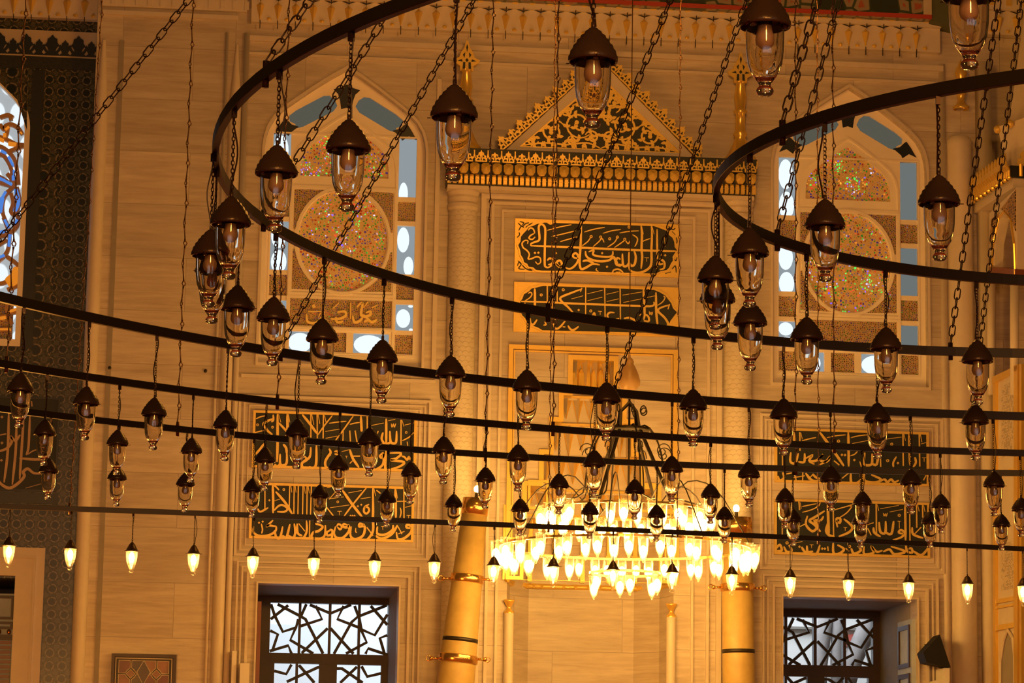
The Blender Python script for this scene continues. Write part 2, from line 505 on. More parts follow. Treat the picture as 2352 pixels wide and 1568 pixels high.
# tiled wall on the left, set back a little
TY = 32.45
tcx = U(-78, 500, TY).x
thw = U(61, 400, TY).x - tcx
TW = (tcx, thw, U(60, 792, TY).z, U(60, 300, TY).z, U(-78, 130, TY).z)
dx1 = U(30, 1450, TY).x
dz1 = U(20, 1327, TY).z
mb = MB().plate(rect(-7, 0, -1.45, 13), [arch(*TW), rect(dx1 - 1.3, 0.02, dx1, dz1)], TY, TY + 0.3)
struct('wall_west', mb, TILE, 'dark glazed tile wall with disc pattern')
def band(name, x0, z0, x1, z1, mat, d, label):
    return struct(name, MB().box(x0, TY - d, z0, x1, TY + 0.02, z1), mat, label)
tx = lambda px, py: U(px, py, TY).x
tz = lambda px, py: U(px, py, TY).z
band('trim_1', tx(60, 500), tz(60, 800), tx(88, 500), tz(60, 160), BORDER, 0.012, 'narrow dark tile border beside the coloured window')
band('trim_2', tx(88, 520), tz(60, 850), tx(128, 520), tz(60, 345), FLORAL, 0.010, 'strip of dark floral tiles beside the coloured window')
band('trim_3', -7, tz(100, 160), tx(62, 130), tz(100, 152), BORDER, 0.012, 'thin tile line')
mb = MB().plate([(-7, tz(60, 150)), (tx(62, 150), tz(60, 150)), (tx(62, 300), tz(60, 300)), (tx(40, 230), tz(40, 230)), (tx(0, 190), tz(0, 190)), (tx(-78, 150), tz(-78, 165)), (-7, tz(-78, 165))], [], TY - 0.011, TY)
struct('trim_4', mb, FLORAL, 'dark floral tile spandrel over the coloured window')
# crest of split-leaf tiles along the top of the tile wall
g = tz(110, 128)
mb = MB(); mb.box(-7, TY - 0.02, g - 0.16, -1.45, TY + 0.01, g - 0.02); struct('trim_5', mb, BORDER, 'dark tile band under the tile crest')
cr_root = MB()
cr_root.cur = 0
x = tx(-60, 100); p = (tx(158, 100) - tx(98, 100))
k = 0
cr_root.box(-7, TY - 0.012, g - 0.02, -1.45, TY + 0.01, g + 0.30)
cr_root.cur = 1
while x < -1.5:
    big = k % 2 == 0
    H_ = 0.25 if big else 0.19
    W_ = 0.075 if big else 0.05
    pts = [(0, H_), (W_ * .35, H_ * .86), (W_ * .75, H_ * .80), (W_ * .8, H_ * .62), (W_ * 1.1, H_ * .5), (W_ * .7, H_ * .36), (W_ * .5, H_ * .2), (W_ * 1.0, H_ * .1), (W_ * 1.3, 0)]
    pts = pts + [(-a, b) for a, b in pts[::-1][:-1]]
    cr_root.plate([(x + a, g + b) for a, b in pts][::-1], [], TY - 0.03, TY)
    cr_root.ribbon([(x + W_ * 1.15, g + H_ * .5), (x + W_ * 1.7, g + .05), (x + p / 2, g + .015)], 0.03, TY - 0.03, TY, 1)
    cr_root.ribbon([(x - W_ * 1.15, g + H_ * .5), (x - W_ * 1.7, g + .05), (x - p / 2, g + .015)], 0.03, TY - 0.03, TY, 1)
    x += p / 2; k += 1
o = cr_root.build('trim_6', [PALEP, NAVY]); tag(o, 'crest of dark split-leaf tiles along the top of the tile wall', kind='structure')

# plain marble door surround under the tiles on the left
mb = MB()
sx = tx(103, 1300)
molding(mb, dx1 - 1.75, -0.3, sx, tz(60, 1258), sx - dx1, TY - 0.06, TY + 0.02)
molding(mb, dx1 - 1.60, -0.2, sx - 0.10, tz(60, 1258) - 0.10, 0.02, TY - 0.085, TY - 0.055)
struct('trim_7', mb, STONE, 'plain marble surround of the left doorway')
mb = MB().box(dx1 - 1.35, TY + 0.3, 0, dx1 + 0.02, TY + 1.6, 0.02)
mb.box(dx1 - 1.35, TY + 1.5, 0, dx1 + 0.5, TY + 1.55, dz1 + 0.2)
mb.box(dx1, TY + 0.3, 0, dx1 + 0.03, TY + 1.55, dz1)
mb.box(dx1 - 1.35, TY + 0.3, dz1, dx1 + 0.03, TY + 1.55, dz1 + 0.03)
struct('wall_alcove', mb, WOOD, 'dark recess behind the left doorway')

# mouldings of the marble wall
mb = MB()
for px_, r in ((250, 0.035),):
    x0 = U(px_, 800, WY).x
    mb.box(x0 - 0.02, WY - 0.012, 0, x0 + 0.035, WY + 0.02, 10.6)  # raised dark strip drawn in for the groove's shadow line
struct('trim_8', mb, GREYSTONE, 'dark strip standing in for the shaded groove near the tile wall')
mb = MB().lathe([(0.08, 0), (0.08, 9.6), (0.055, 10.1), (0.02, 10.6)], (-1.52, WY, 0), 12, PI, 2 * PI)
struct('trim_9', mb, STONE, 'slim rounded pilaster at the edge of the tile wall', True)
mb = MB().lathe([(0.075, 0), (0.075, 9.9), (0.05, 10.2), (0.015, 10.62)], (0.02, WY, 0), 12, PI, 2 * PI)
mb.box(0.10, WY - 0.05, 0, 0.16, WY + .02, 10.75)
mb.box(-0.115, WY - 0.03, 0, -0.085, WY + .02, 10.75)
struct('trim_10', mb, STONE, 'slim engaged colonnette left of the arched window', True)
for nm, f_, lab in (('trim_11', lambda z: z, 'slim engaged colonnette right of the arched window'),):
    xr = U(2208, 800, WY).x
    mb = MB().lathe([(0.15, 0), (0.15, 9.75), (0.16, 9.80), (0.12, 9.86)], (xr, WY, 0), 14, PI, 2 * PI)
    mb.box(xr + 0.2, WY - 0.22, 0, xr + 0.34, WY + .02, 10.75)
    mb.box(xr - 0.24, WY - 0.03, 0, xr - 0.17, WY + .02, 10.75)
    struct(nm, mb, STONE, lab, True)
fz = U(2222, 256, WY).z
fin_r = MB().lathe([(0.09, 0), (0.10, 0.03), (0.06, 0.06), (0.035, 0.12), (0.05, 0.18), (0.06, 0.2), (0.03, 0.26), (0.045, 0.36), (0.075, 0.44), (0.03, 0.55), (0.0, 0.62)], (xr + 0.01, WY - 0.08, fz), 16)
tag(fin_r.build('colonnette_finial', GOLDB, None, True, (xr + 0.01, WY - 0.08, fz)), 'small gilded finial topping the wall colonnette at far right', 'finial')
# long string course under the cornice
mb = MB()
mb.box(0.12, WY - 0.05, 10.66, 8.40, WY + .02, 10.72)
mb.box(0.12, WY - 0.025, 10.50, 8.40, WY + .02, 10.53)
mb.box(-1.55, WY - 0.05, 10.90, 0.02, WY + .02, 10.95)
struct('trim_12', mb, STONE, 'moulded string course under the cornice')

# cornice: little gilded squares over a zigzag and a row of gilded diamonds
def cornice(name, x0, x1, z, y, label, pitch=0.205):
    base = MB()
    base.box(x0, y - 0.10, z - 0.14, x1, y + .02, z + 0.20)
    base.box(x0, y - 0.16, z + 0.15, x1, y + .02, z + 0.50)
    root = base.build(name, STONE); tag(root, label, kind='structure')
    gold = MB(); dark = MB(); studs = MB()
    n = int((x1 - x0) / pitch)
    for i in range(n):
        xc = x0 + pitch * (i + 0.5)
        yy = y - 0.10
        k_ = 0.058
        gold.cone_poly([(xc - k_ * .8, z + .06), (xc - .005, z - 0.125), (xc + k_ * .8, z + .06), (xc, z + .11)], xc + .006, z + 0.05, yy - 0.002, yy - 0.085)
        gold.plate(rect(xc + pitch / 2 - .032, z + .20, xc + pitch / 2 + .032, z + .325), [], y - .175, y - .158)
        studs.ball((xc + pitch / 2, yy - .005, z - .10), 0.028, 8, 5, .7)
        yy = y - .162
        dark.ribbon([(xc - pitch / 2, z + .165), (xc, z + .13), (xc + pitch / 2, z + .165)], .012, y - .112, y - .09, 1, 1)
        dark.box(xc - .004, y - .106, z - .21, xc + .004, y - .09, z - .115)
        dark.box(xc - .004, yy - .004, z + .10, xc + .004, yy + .01, z + .16)
        dark.box(xc - .004, yy - .004, z + .22, xc + .004, yy + .01, z + .31)
    gold.build('gilded_diamonds', GOLD, root)
    studs.build('brass_stud', GOLD, root)
    dark.build('incised_lines', IRON, root)
    return root
cornice('trim_13', 0.17, 8.35, 11.01, WY, 'marble cornice with gilded diamonds over the prayer niche')
cornice('trim_14', -7.0, -1.50, U(60, 17, TY).z, TY, 'marble cornice with gilded diamonds over the tile wall')
cornice('trim_15', 8.55, 13.0, U(2300, 62, WY).z, WY - 0.05, 'marble cornice with gilded diamonds over the pulpit')
mb = MB()
for i in range(12):
    x = -1.45 + i * .14
    mb.box(x, WY - .06, 11.02, x + .05, WY, 11.12)
mb.box(-1.55, WY - .05, 11.0, .12, WY + .02, 11.3)
struct('trim_16', mb, STONE, 'plain return of the cornice')
zz = lambda px, py: (U(px, py, WY - .3).x, U(px, py, WY - .3).z)
a, b = zz(1000, -10), zz(2140, 44)
mb = MB().plate([a, b, (b[0], 13), (a[0], 13)], [], WY - .3, WY + .02)
o = struct('trim_17', mb, PAINTED, 'painted flower frieze above the cornice')
mb = MB().plate([a, b, (b[0], b[1] + .05), (a[0], a[1] + .05)], [], WY - .31, WY - .295)
mb.build('red_line', REDP, o)
mb = MB().plate([(b[0] - .10, b[1] + .05), (b[0], b[1] + .05), (b[0], 13), (b[0] - .1, 13)], [], WY - .31, WY - .295)
mb.build('pale_edge', PALEP, o)
mb = MB().plate([(b[0], b[1] - .02), (b[0] + .33, b[1] - .08), (b[0] + .33, 13), (b[0], 13)], [], WY - .28, WY + .02)
mb.build('olive_edge', OLIVE, o)

# ------------------------------------------------------------------ arched windows
def arched_window(name, A, label, mirrorpanes):
    cx, hw, zb, zs, za = A
    y0 = WY + 0.10
    root = empty(name, (cx, y0, zb), label, kind='structure')
    k = lambda f: cx + f
    xi, xo = 0.63, 0.835                     # side panes between these half widths
    holes, panes = [], []
    # side panes, alternating long clear and square fine ones
    rows = [(zs - .62 - .30, zs - .02, 'd'), (zs - .95 - .30, zs - .70 - .26, 'f'), (zs - 1.62 - .26, zs - 1.04 - .25, 'd'), (zs - 1.93 - .27, zs - 1.70 - .23, 'f')]
    z1 = zb + 0.44
    rows = [(8.885, 9.56, 'd'), (8.60, 8.84, 'f'), (7.98, 8.54, 'd'), (7.68, 7.92, 'f'), (7.335, 7.62, 'd'), (7.05, 7.27, 'f')] if False else \
           [(8.90, 9.60, 'd'), (8.615, 8.845, 'f'), (7.985, 8.56, 'd'), (7.685, 7.93, 'f'), (7.325, 7.63, 'd') , (7.045, 7.275, 'f')]
    rows[4] = (7.325, 7.63, 'd')
    off = zb - 6.88
    for s in (-1, 1):
        for a, b, t in rows:
            q = rect(k(s * xi) if s > 0 else k(s * xo), a + off, k(s * xo) if s > 0 else k(s * xi), b + off)
            holes.append(q); panes.append((q, t, s))
    for a, b, t in ((-.60, -.29, 'd'), (-.21, .07, 'f'), (.15, .56, 'd')):
        q = rect(k(a), 7.045 + off, k(b), 7.275 + off)
        holes.append(q); panes.append((q, t, -1))
    # blue-grey arch pieces and the dark stars between them
    def rel(pts): return [(cx + a, zs + b) for a, b in pts]
    long_ = [(.14, .615), (.20, .66), (.27, .655), (.58, .47), (.665, .40), (.655, .33), (.59, .30), (.575, .25), (.50, .27), (.15, .47), (.105, .54)]
    star = [(.0, .80), (.07, .76), (.155, .735), (.10, .68), (.075, .60), (.06, .50), (0, .52)]
    star = star + [(-a, b) for a, b in star[1:-1]][::-1]
    star2 = [(.71, .36), (.76, .29), (.83, .17), (.74, .21), (.66, .155), (.645, .19), (.55, .27), (.63, .29), (.68, .34)]
    up = [(.645, .10), (.70, .145), (.80, .12), (.835, .05), (.835, .20 - .02 - .18 + .02)]
    pl = MB()
    pl.plate(arch(cx, hw - .001, zb + .001, zs, za - .002), holes + [rel(l) for l in (long_, [(-a, b) for a, b in long_], )] +
             [[(cx + a * .60, b) for a, b in []] or arch(cx, .51, 9.11 + off, 9.22 + off, 9.76 + off), circle(cx, 8.355 + off, .515, .595, 40), rect(k(-.60), 7.345 + off, k(.585), 7.66 + off)], y0, y0 + 0.08)
    pl.build('plaster_tracery', PLASTER, root)
    lp = MB()
    for l in (long_, [(-a, b) for a, b in long_]):
        lp.plate(rel(l), [], y0 + .03, y0 + .07)
    lp.build('blue_grey_inlay', SLATE, root)
    st_ = MB()
    for l in (star, star2, [(-a, b) for a, b in star2]):
        st_.plate(rel(l), [], y0 - .006, y0 + .02)
    st_.build('dark_star_inlay', NAVY, root)
    fr = MB()
    fr.ribbon([(a, b) for a, b in arch(cx, .60, 8.98 + off, 9.22 + off, 9.86 + off)], .022, y0 - .012, y0 + .01, 1, 1, True)
    molding(fr, k(-.62), 7.70 + off, k(.62), 8.975 + off, .03, y0 - .015, y0 + .01)
    fr.ribbon(circle(cx, 8.355 + off, .545, .625, 40), .035, y0 - .02, y0 + .01, 1, 1, True)
    molding(fr, k(-.63), 7.30 + off, k(.625), 7.69 + off, .03, y0 - .012, y0 + .01)
    molding(fr, k(-.855), 7.01 + off, k(.855), 9.62 + off, .02, y0 - .01, y0 + .01)
    molding(fr, k(-.605), 7.01 + off, k(.61), 9.0 + off, .018, y0 - .01, y0 + .01)
    fr.build('raised_molding', PLASTER, root)
    sp = MB()
    for sx_ in (-1, 1):
        for sz_ in (-1, 1):
            arc = [(cx + sx_ * .565 * math.cos(t * PI / 16), 8.355 + off + sz_ * .60 * math.sin(t * PI / 16)) for t in range(1, 8)]
            sp.plate([(k(sx_ * .575), 8.355 + off + sz_ * .585), (k(sx_ * .575), 8.355 + off + sz_ * .12)] + arc + [(k(sx_ * .12), 8.355 + off + sz_ * .595)], [], y0 - .005, y0 + .02)
    sp.build('corner_spandrels', STAINF, root)
    MB().plate(arch(cx, .51, 9.11 + off, 9.22 + off, 9.76 + off), [], y0 + .03, y0 + .06).build('lunette_glass', STAIN, root)
    MB().plate(circle(cx, 8.355 + off, .515, .595, 40), [], y0 + .03, y0 + .06).build('medallion_glass', STAIN, root)
    MB().plate(rect(k(-.60), 7.345 + off, k(.585), 7.66 + off), [], y0 + .03, y0 + .06).build('inscription_panel', STAINF, root)
    bead = MB()
    for i in range(90):
        a = 2 * PI * i / 90
        bead.ball((cx + .505 * math.cos(a), y0 + .02, 8.355 + off + .585 * math.sin(a)), .0065, 5, 3)
    for i in range(40):
        a = PI * i / 39
        bead.ball((cx + .50 * math.cos(a), y0 + .02, 9.2 + off + .50 * math.sin(a) * (1 if abs(math.cos(a)) > .2 else .99)), .006, 5, 3)
    bead.build('bead_row', PLASTER, root)
    for q, t, s in panes:
        if t == 'f':
            MB().plate(q, [], y0 + .03, y0 + .06).build('fine_pane', STAINF, root)
            continue
        grey = mirrorpanes and s > 0
        mb = MB().plate(q, [], y0 + .04, y0 + .06)
        (xa, za_), (xb, zb_) = q[0], q[2]
        w_, h_ = xb - xa, zb_ - za_
        mb.cur = 1
        if not grey:
            if w_ > h_ * .9: bl = [(.42, .42, .40, .46)]
            elif za_ > 8.8: bl = [(.30, .06, .26, .20)]
            elif random.random() < .5: bl = [(.45, .48, .40, .36), (.85, .96, .14, .05), (.9, .05, .12, .06)]
            else: bl = [(.35, .72, .34, .26), (.68, .18, .28, .20)]
            if not mirrorpanes and s < 0 or mirrorpanes: bl = [(.45, .72, .42, .26), (.50, .18, .44, .24)] if h_ > w_ * .9 else [(.45, .45, .43, .5)]
            for bx_, bz_, rx_, rz_ in bl:
                P_ = [(min(xb, max(xa, x)), min(zb_, max(za_, z))) for x, z in circle(xa + w_ * bx_, za_ + h_ * bz_, w_ * rx_, h_ * rz_, 20)]
                P_ = [p_ for i_, p_ in enumerate(P_) if p_ != P_[i_ - 1]]
                mb.plate(P_, [], y0 + .034, y0 + .041)
        mb.build('clear_pane', [GREYPANE if grey else DAYPANE, DAYW], root)
    return root
wl = arched_window('window_1', LA, 'left arched window with coloured glass medallion', False)
wr = arched_window('window_2', RA, 'right arched window with coloured glass medallion', True)
# bright lettering in the left window's lower panel
K6 = crop(560, 400, 3.2667, WY + .11)
mb = MB()
for s in ((470, 1050, 478, 1105, 530, 1118, 575, 1090, 590, 1050), (480, 1028, 580, 1030), (575, 1040, 560, 1075), (650, 1085, 715, 1085, 765, 1060, 755, 1030, 700, 1035), (665, 1010, 715, 965), (690, 1070, 700, 1110, 745, 1105),
          (800, 965, 800, 1085), (815, 1060, 830, 1110, 870, 1100, 890, 1075), (845, 1000, 890, 965, 880, 1060, 940, 1060, 950, 1030, 915, 1040), (900, 1000, 930, 960), (930, 1085, 960, 1110, 1000, 1090), (960, 1000, 1000, 985), (880, 1050, 930, 1085, 900, 1110)):
    mb.ribbon([K6(s[i], s[i + 1]) for i in range(0, len(s), 2)], .03, WY + .10, WY + .135, .4)
mb.plate(circle(*K6(525, 990), .022, n=10), [], WY + .10, WY + .135)
o = mb.build('inscription_lettering', principled('pale_gold_glass', (0.95, .72, .22), .3), wl)
# surround moulding around both arched windows
for nm, A, lab in (('trim_18', LA, 'left arched window surround'), ('trim_19', RA, 'right arched window surround')):
    cx, hw, zb, zs, za = A
    mb = MB().plate(arch(cx, hw + .03, zb - .035, zs, za + .04), [arch(cx, hw, zb, zs, za)], WY - .02, WY + .01)
    struct(nm, mb, STONE, lab)
mb = MB().box(2.36, WY - .03, 6.75, 2.41, WY + .01, 10.3)
mb.box(LA[0] - 1.12, WY - .03, 6.70, 2.41, WY + .01, 6.74)
struct('trim_20', mb, STONE, 'flat moulding beside the left arched window')

# ------------------------------------------------------------------ coloured window of the tile wall
root = empty('window_3', (TW[0], TY, TW[2]), 'large bold stained glass window at the left edge', kind='structure')
MB().plate(arch(TW[0], TW[1] + .02, TW[2] - .02, TW[3], TW[4] + .03), [arch(TW[0], TW[1] - .045, TW[2] + .06, TW[3], TW[4] - .06)], TY - .01, TY + .2).build('plaster_frame', PLASTER, root)
MB().plate(arch(TW[0], TW[1] - .04, TW[2] + .05, TW[3], TW[4] - .05), [], TY + .12, TY + .16).build('clear_pane', day_pane('big_daylight_pane', .38, (.42, .45, .47), 4.0, 2.6), root)
KB = crop(0, 180, 6.5333, TY + .1)
KC = crop(0, 400, 3.5636, TY + .1)
lead = MB(); blue = MB(); amber = MB()
S = lambda K, s: [K(s[i], s[i + 1]) for i in range(0, len(s), 2)]
def both(mb, K, s, w_, y0, y1, tp):
    P_ = S(K, s)
    mb.ribbon(P_, w_, y0, y1, tp)
    Q_ = mirror(P_, TW[0])
    mb.ribbon(Q_, w_, y0, y1, tp)
for s in ((-200, 900, 0, 890, 150, 950, 250, 1000, 360, 1010), (0, 700, 60, 770, 90, 720, 180, 700, 280, 760, 340, 850), (120, 740, 100, 850, 60, 920), (-200, 1020, 0, 1030, 130, 1110, 220, 1230, 260, 1400, 280, 1600),
          (-200, 1200, 0, 1150, 100, 1220, 180, 1400, 170, 1560), (130, 1110, 250, 1060, 360, 1020), (-100, 1480, 0, 1490, 120, 1560), (0, 600, 120, 560, 200, 600), (150, 560, 170, 640)):
    both(lead, KB, s, .045, TY + .05, TY + .13, 1)
for s in ((60, 0, 120, 90, 40, 180, 20, 300, 60, 420, 80, 500, 60, 640, -20, 720), (140, 110, 160, 220, 130, 330, 90, 310, 110, 240, 90, 160), (100, 100, 20, 80, -60, 60), (150, 340, 140, 430, 60, 500, -40, 510), (30, 360, 70, 460), (60, 680, 140, 740, 170, 800),
          (165, 740, 110, 830, 40, 890, -20, 900), (165, 760, 150, 900, 60, 950), (-40, 600, 60, 540), (0, 1030, 60, 1050, 60, 1130, 150, 1130), (0, 1180, 60, 1170, 100, 1230), (0, 1280, 80, 1270)):
    both(lead, KC, s, .045, TY + .05, TY + .13, 1)
for K, s, w_ in ((KB, (20, 1100, 90, 1140), .05), (KB, (130, 1190, 200, 1320), .05), (KB, (210, 1390, 215, 1530), .035), (KB, (-60, 1510, 80, 1540), .04), (KC, (130, 130, 150, 230, 125, 310), .06), (KC, (110, 20, 110, 60), .05), (KC, (0, 40, 100, 95), .05), (KC, (20, 200, 0, 320), .09),
                 (KC, (50, 150, 10, 220), .05), (KC, (85, 500, 75, 600), .055), (KC, (40, 380, 75, 450), .05), (KC, (-40, 490, 50, 470), .05), (KC, (-30, 700, 40, 670), .05), (KC, (110, 420, 145, 380), .05)):
    both(blue, K, s, w_ * .85, TY + .035, TY + .125, .7)
for K, s, w_ in ((KB, (85, 790, 140, 740), .045), (KB, (75, 840, 75, 900), .06), (KB, (0, 920, 60, 945), .05), (KB, (130, 985, 250, 1005), .06), (KB, (310, 820, 335, 850), .03), (KC, (155, 770, 130, 850, 60, 900), .16), (KC, (80, 1130, 140, 1110), .05), (KC, (0, 1185, 50, 1175), .05), (KC, (0, 1275, 90, 1275), .035)):
    both(amber, K, s, w_ * .85, TY + .035, TY + .125, .7)
lead.build('plaster_tracery', principled('brown_plaster', (.5, .30, .14), .7), root)
blue.build('blue_glass', emit('blue_glass', (.10, .28, .85), .8), root)
amber.build('amber_glass', emit('amber_glass', (.95, .28, .02), .75), root)
q0, q1 = KC(-150, 1390), KC(150, 1030)
MB().plate(rect(q0[0], q0[1], q1[0] - .05, q1[1]), [], TY + .09, TY + .12).build('fine_lattice_pane', STAINF, root)

# ------------------------------------------------------------------ lower windows with wooden lattice
def low_window(name, x0, x1, zt, label, segs, K, glx, mirror_x=None):
    y0 = 33.85
    root = empty(name, ((x0 + x1) / 2, y0, 0.8), label, kind='structure')
    ox = 0.0
    nb = MB()
    nb.box(x0 - .02, WY + .3, .8, x0, y0 + .2, zt); nb.box(x1, WY + .3, .8, x1 + .02, y0 + .2, zt)
    nb.box(x0 - .02, WY + .3, zt, x1 + .02, y0 + .2, zt + .02)
    nb.build('stone_reveal', GREYSTONE, root)
    return root
def lattice(root, K, segs, wd, y):
    mb = MB()
    for s in segs:
        mb.ribbon(S(K, s), wd, y - .02, y + .02, 1, 1)
    return mb.build('star_lattice', IRON, root)
LATT = [(312, 560, 345, 660, 415, 800, 530, 763, 550, 690), (310, 690, 462, 570), (370, 560, 560, 660, 612, 690, 765, 990), (620, 560, 575, 660), (700, 573, 756, 690, 565, 752),
        (650, 565, 830, 640, 1010, 565), (945, 575, 890, 690, 1095, 770), (1040, 575, 1072, 665, 1015, 715, 860, 992), (1060, 672, 1320, 570), (1180, 575, 1325, 740), (1325, 650, 1215, 830, 1100, 780, 1080, 680),
        (305, 790, 372, 822, 322, 970), (300, 968, 462, 920, 490, 990), (530, 760, 480, 872, 680, 990), (805, 770, 580, 985), (830, 770, 1030, 992), (1095, 780, 1145, 892, 965, 990), (1325, 830, 1260, 855, 1300, 990), (1325, 1000, 1158, 945, 1135, 992),
        (340, 1140, 445, 1168, 490, 1085), (450, 1235, 720, 1110, 735, 1108), (555, 1090, 690, 1244), (885, 1120, 930, 1120, 1110, 1244), (1060, 1105, 915, 1244), (1100, 1100, 1150, 1190, 1270, 1162)]
PW = 33.85
KL = crop(540, 1240, 3.7935, PW)
w4 = low_window('window_4', 0.455, 2.045, 4.365, 'left lower window with dark wooden star lattice', None, KL, None)
lattice(w4, KL, LATT, .034, PW - .03)
fx = lambda x, y=800: KL(x, y)[0]
fz_ = lambda y, x=800: KL(x, y)[1]
fr = MB()
zt_ = fz_(556); zb_ = fz_(993); zt2 = fz_(1082)
fr.box(0.456, PW - .06, .8, fx(302), PW + .06, fz_(490)); fr.box(fx(1330), PW - .06, .8, 2.044, PW + .06, fz_(490))
fr.box(fx(302), PW - .06, zt_, fx(1330), PW + .06, fz_(490)); fr.box(fx(302), PW - .06, zt2, fx(1330), PW + .06, zb_)
for xx in (560, 822, 1078): fr.box(fx(xx - 11), PW - .05, zb_, fx(xx + 11), PW + .05, zt_)
fr.box(fx(302), PW - .05, .8, fx(340, 1150), PW + .05, zt2); fr.box(fx(730, 1150), PW - .05, .8, fx(885, 1150), PW + .05, zt2); fr.box(fx(1270, 1150), PW - .05, .8, fx(1330), PW + .05, zt2)
for xx in (536, 1076): fr.box(fx(xx - 11, 1150), PW - .05, .8, fx(xx + 11, 1150), PW + .05, zt2)
fr.build('wooden_frame', WOOD, w4)
MB().box(.456, PW - .08, fz_(490), 2.044, PW + .1, 4.364).build('wooden_header', WOOD, w4)
KR = crop(1700, 1240, 3.6074, PW)
w5 = low_window('window_5', 6.465, 8.035, 4.355, 'right lower window with dark wooden star lattice', None, KR, None)
shift = lambda x, y: KR(x, y)
# the same lattice, seen through bays one pane further left
def KR2(x, y):
    return KR((x - 565) * (872 - 628) / (1085 - 825) + 385, (y - 556) * (1040 - 645) / (993 - 556) + 645 + (x - 800) * 0.0)
LR = [tuple(s) for s in LATT]
lm = MB()
for s in LR:
    P_ = S(KR2, s)
    lm.ribbon(P_, .034, PW - .05, PW - .01, 1, 1)
lm.build('star_lattice', IRON, w5)
gx = lambda x, y=850: KR(x, y)[0]
gz = lambda y, x=720: KR(x, y)[1]
fr = MB()
fr.box(gx(60), PW - .06, .8, gx(125), PW + .06, gz(580)); fr.box(gx(1092), PW - .06, .8, gx(1148), PW + .06, gz(580))
fr.box(gx(60), PW - .06, gz(645), gx(1148), PW + .06, gz(580)); fr.box(gx(60), PW - .06, gz(1135), gx(1148), PW + .06, gz(1040))
for xx in (372, 615, 858): fr.box(gx(xx - 12), PW - .05, gz(1040), gx(xx + 12), PW + .05, gz(645))
fr.box(gx(550), PW - .05, .8, gx(690), PW + .05, gz(1135)); fr.box(gx(1055), PW - .05, .8, gx(1100), PW + .05, gz(1135))
for xx in (372, 870): fr.box(gx(xx - 10), PW - .05, .8, gx(xx + 10), PW + .05, gz(1135))
fr.build('wooden_frame', WOOD, w5)
MB().box(gx(1148), PW - .02, .8, gx(1232), PW + .1, gz(560)).build('stone_jamb', STONE, w5)
MB().box(6.466, PW - .05, gz(580), 8.034, PW + .1, 4.354).build('stone_header', GREYSTONE, w5)
# outside
o = struct('sky_outside', MB().box(-4, 41, -2, 16, 41.1, 12), DAY, 'bright overcast daylight outside the lower windows')
of = MB().box(-3, 38.5, -1, 4.5, 38.8, 4.35); struct('wall_outside', of, principled('pale_render', (.85, .88, .90), .8), 'pale outer wall seen through the left lower window')
K2 = crop(1700, 1240, 3.6074, 37.0)
def trunk(pts, r, lab):
    mb = MB().tube([(K2(*p_)[0], 37.0, K2(*p_)[1]) for p_ in pts], r, 10)
    b_ = mb.v[0]
    o = mb.build('tree_trunk', principled('grey_bark', (.34, .31, .30), .9, bump=.4, bscale=12, vary=.3), None, True, (K2(*pts[0])[0], 37.0, K2(*pts[0])[1]))
    tag(o, lab, 'tree trunk', 'tree trunks outside the window')
trunk([(655, 1300), (660, 1050), (690, 800), (720, 600)], .10, 'leaning grey tree trunk outside right lower window, leftmost of three')
trunk([(805, 1300), (800, 1000), (805, 800), (800, 600)], .085, 'upright grey tree trunk outside right lower window, middle of three')
trunk([(880, 1180), (940, 980), (1020, 800), (1090, 640)], .13, 'thick grey tree trunk leaning right outside the right lower window')
K3_ = crop(1700, 1240, 3.6074, 39.0)
ow = struct('wall_outside_2', MB().box(6.6, 39.0, -1, 14, 39.2, 4.9), principled('pale_facade', (.88, .87, .84), .8), 'pale facade beyond the trees outside the right lower window')
mb = MB().plate([K3_(860, 880), K3_(1120, 858), K3_(1120, 765), K3_(860, 785)], [], 38.95, 39.0)
mb.build('red_band', principled('red_paint_band', (.62, .13, .10), .8), ow)
mb = MB().box(6.6, 38.9, K3_(700, 745)[1], 14, 39.0, K3_(700, 725)[1])
mb.build('string_course', GREYSTONE, ow)
# shutters
def shutter(name, x, ya, yb, zt, mat, lab, side):
    root = empty(name, (x, ya, 1.2), lab, 'shutter')
    mb = MB(); mb.box(x, ya, 1.2, x + .05 * side, yb, zt)
    mb.build('panel', mat, root)
    fr = MB()
    xx = x - .012 * side if side > 0 else x + .012
    for z0, z1 in ((zt - .55, zt - .06), (zt - 1.02, zt - .62), (zt - 2.2, zt - 1.16)):
        for a_, b_ in (((ya + .06), (ya + .11)), ((yb - .11), (yb - .06))):
            fr.box(x - .02 * side, a_, z0, x, b_, z1)
        fr.box(x - .02 * side, ya + .06, z0, x, yb - .06, z0 + .05); fr.box(x - .02 * side, ya + .06, z1 - .05, x, yb - .06, z1)
    fr.build('raised_border', WOOD, root)
    st = MB()
    for i in range(4):
        st.ball((x - .03 * side, ya + .12 + i * .16, zt - 1.09), .032, 10, 6)
    st.build('brass_stud', BRASS, root)
    return root
shutter('window_shutter', 7.985, 32.06, 32.72, 4.14, SHUT, 'pale panelled shutter with brass studs folded against right lower window jamb', 1)
o = MB().box(.46, WY + .06, .9, .50, WY + .75, 4.16).build('window_shutter', WOODR, None, False, (.48, WY + .4, .9))
tag(o, 'reddish wooden shutter folded at the left lower window jamb', 'shutter')
K8 = crop(0, 1180, 4.0411, TY + .55)
xr8, zt8 = dx1 - .004, K8(60, 740)[1]
sh_ = empty('door_shutter', (xr8 - .5, TY + .55, 1.0), 'daylight-tinted panelled shutter inside the dark doorway at the left edge', 'shutter')
MB().box(xr8 - 1.3, TY + .55, 1.0, xr8, TY + .6, zt8).build('panel', SHUT, sh_)
fr = MB()
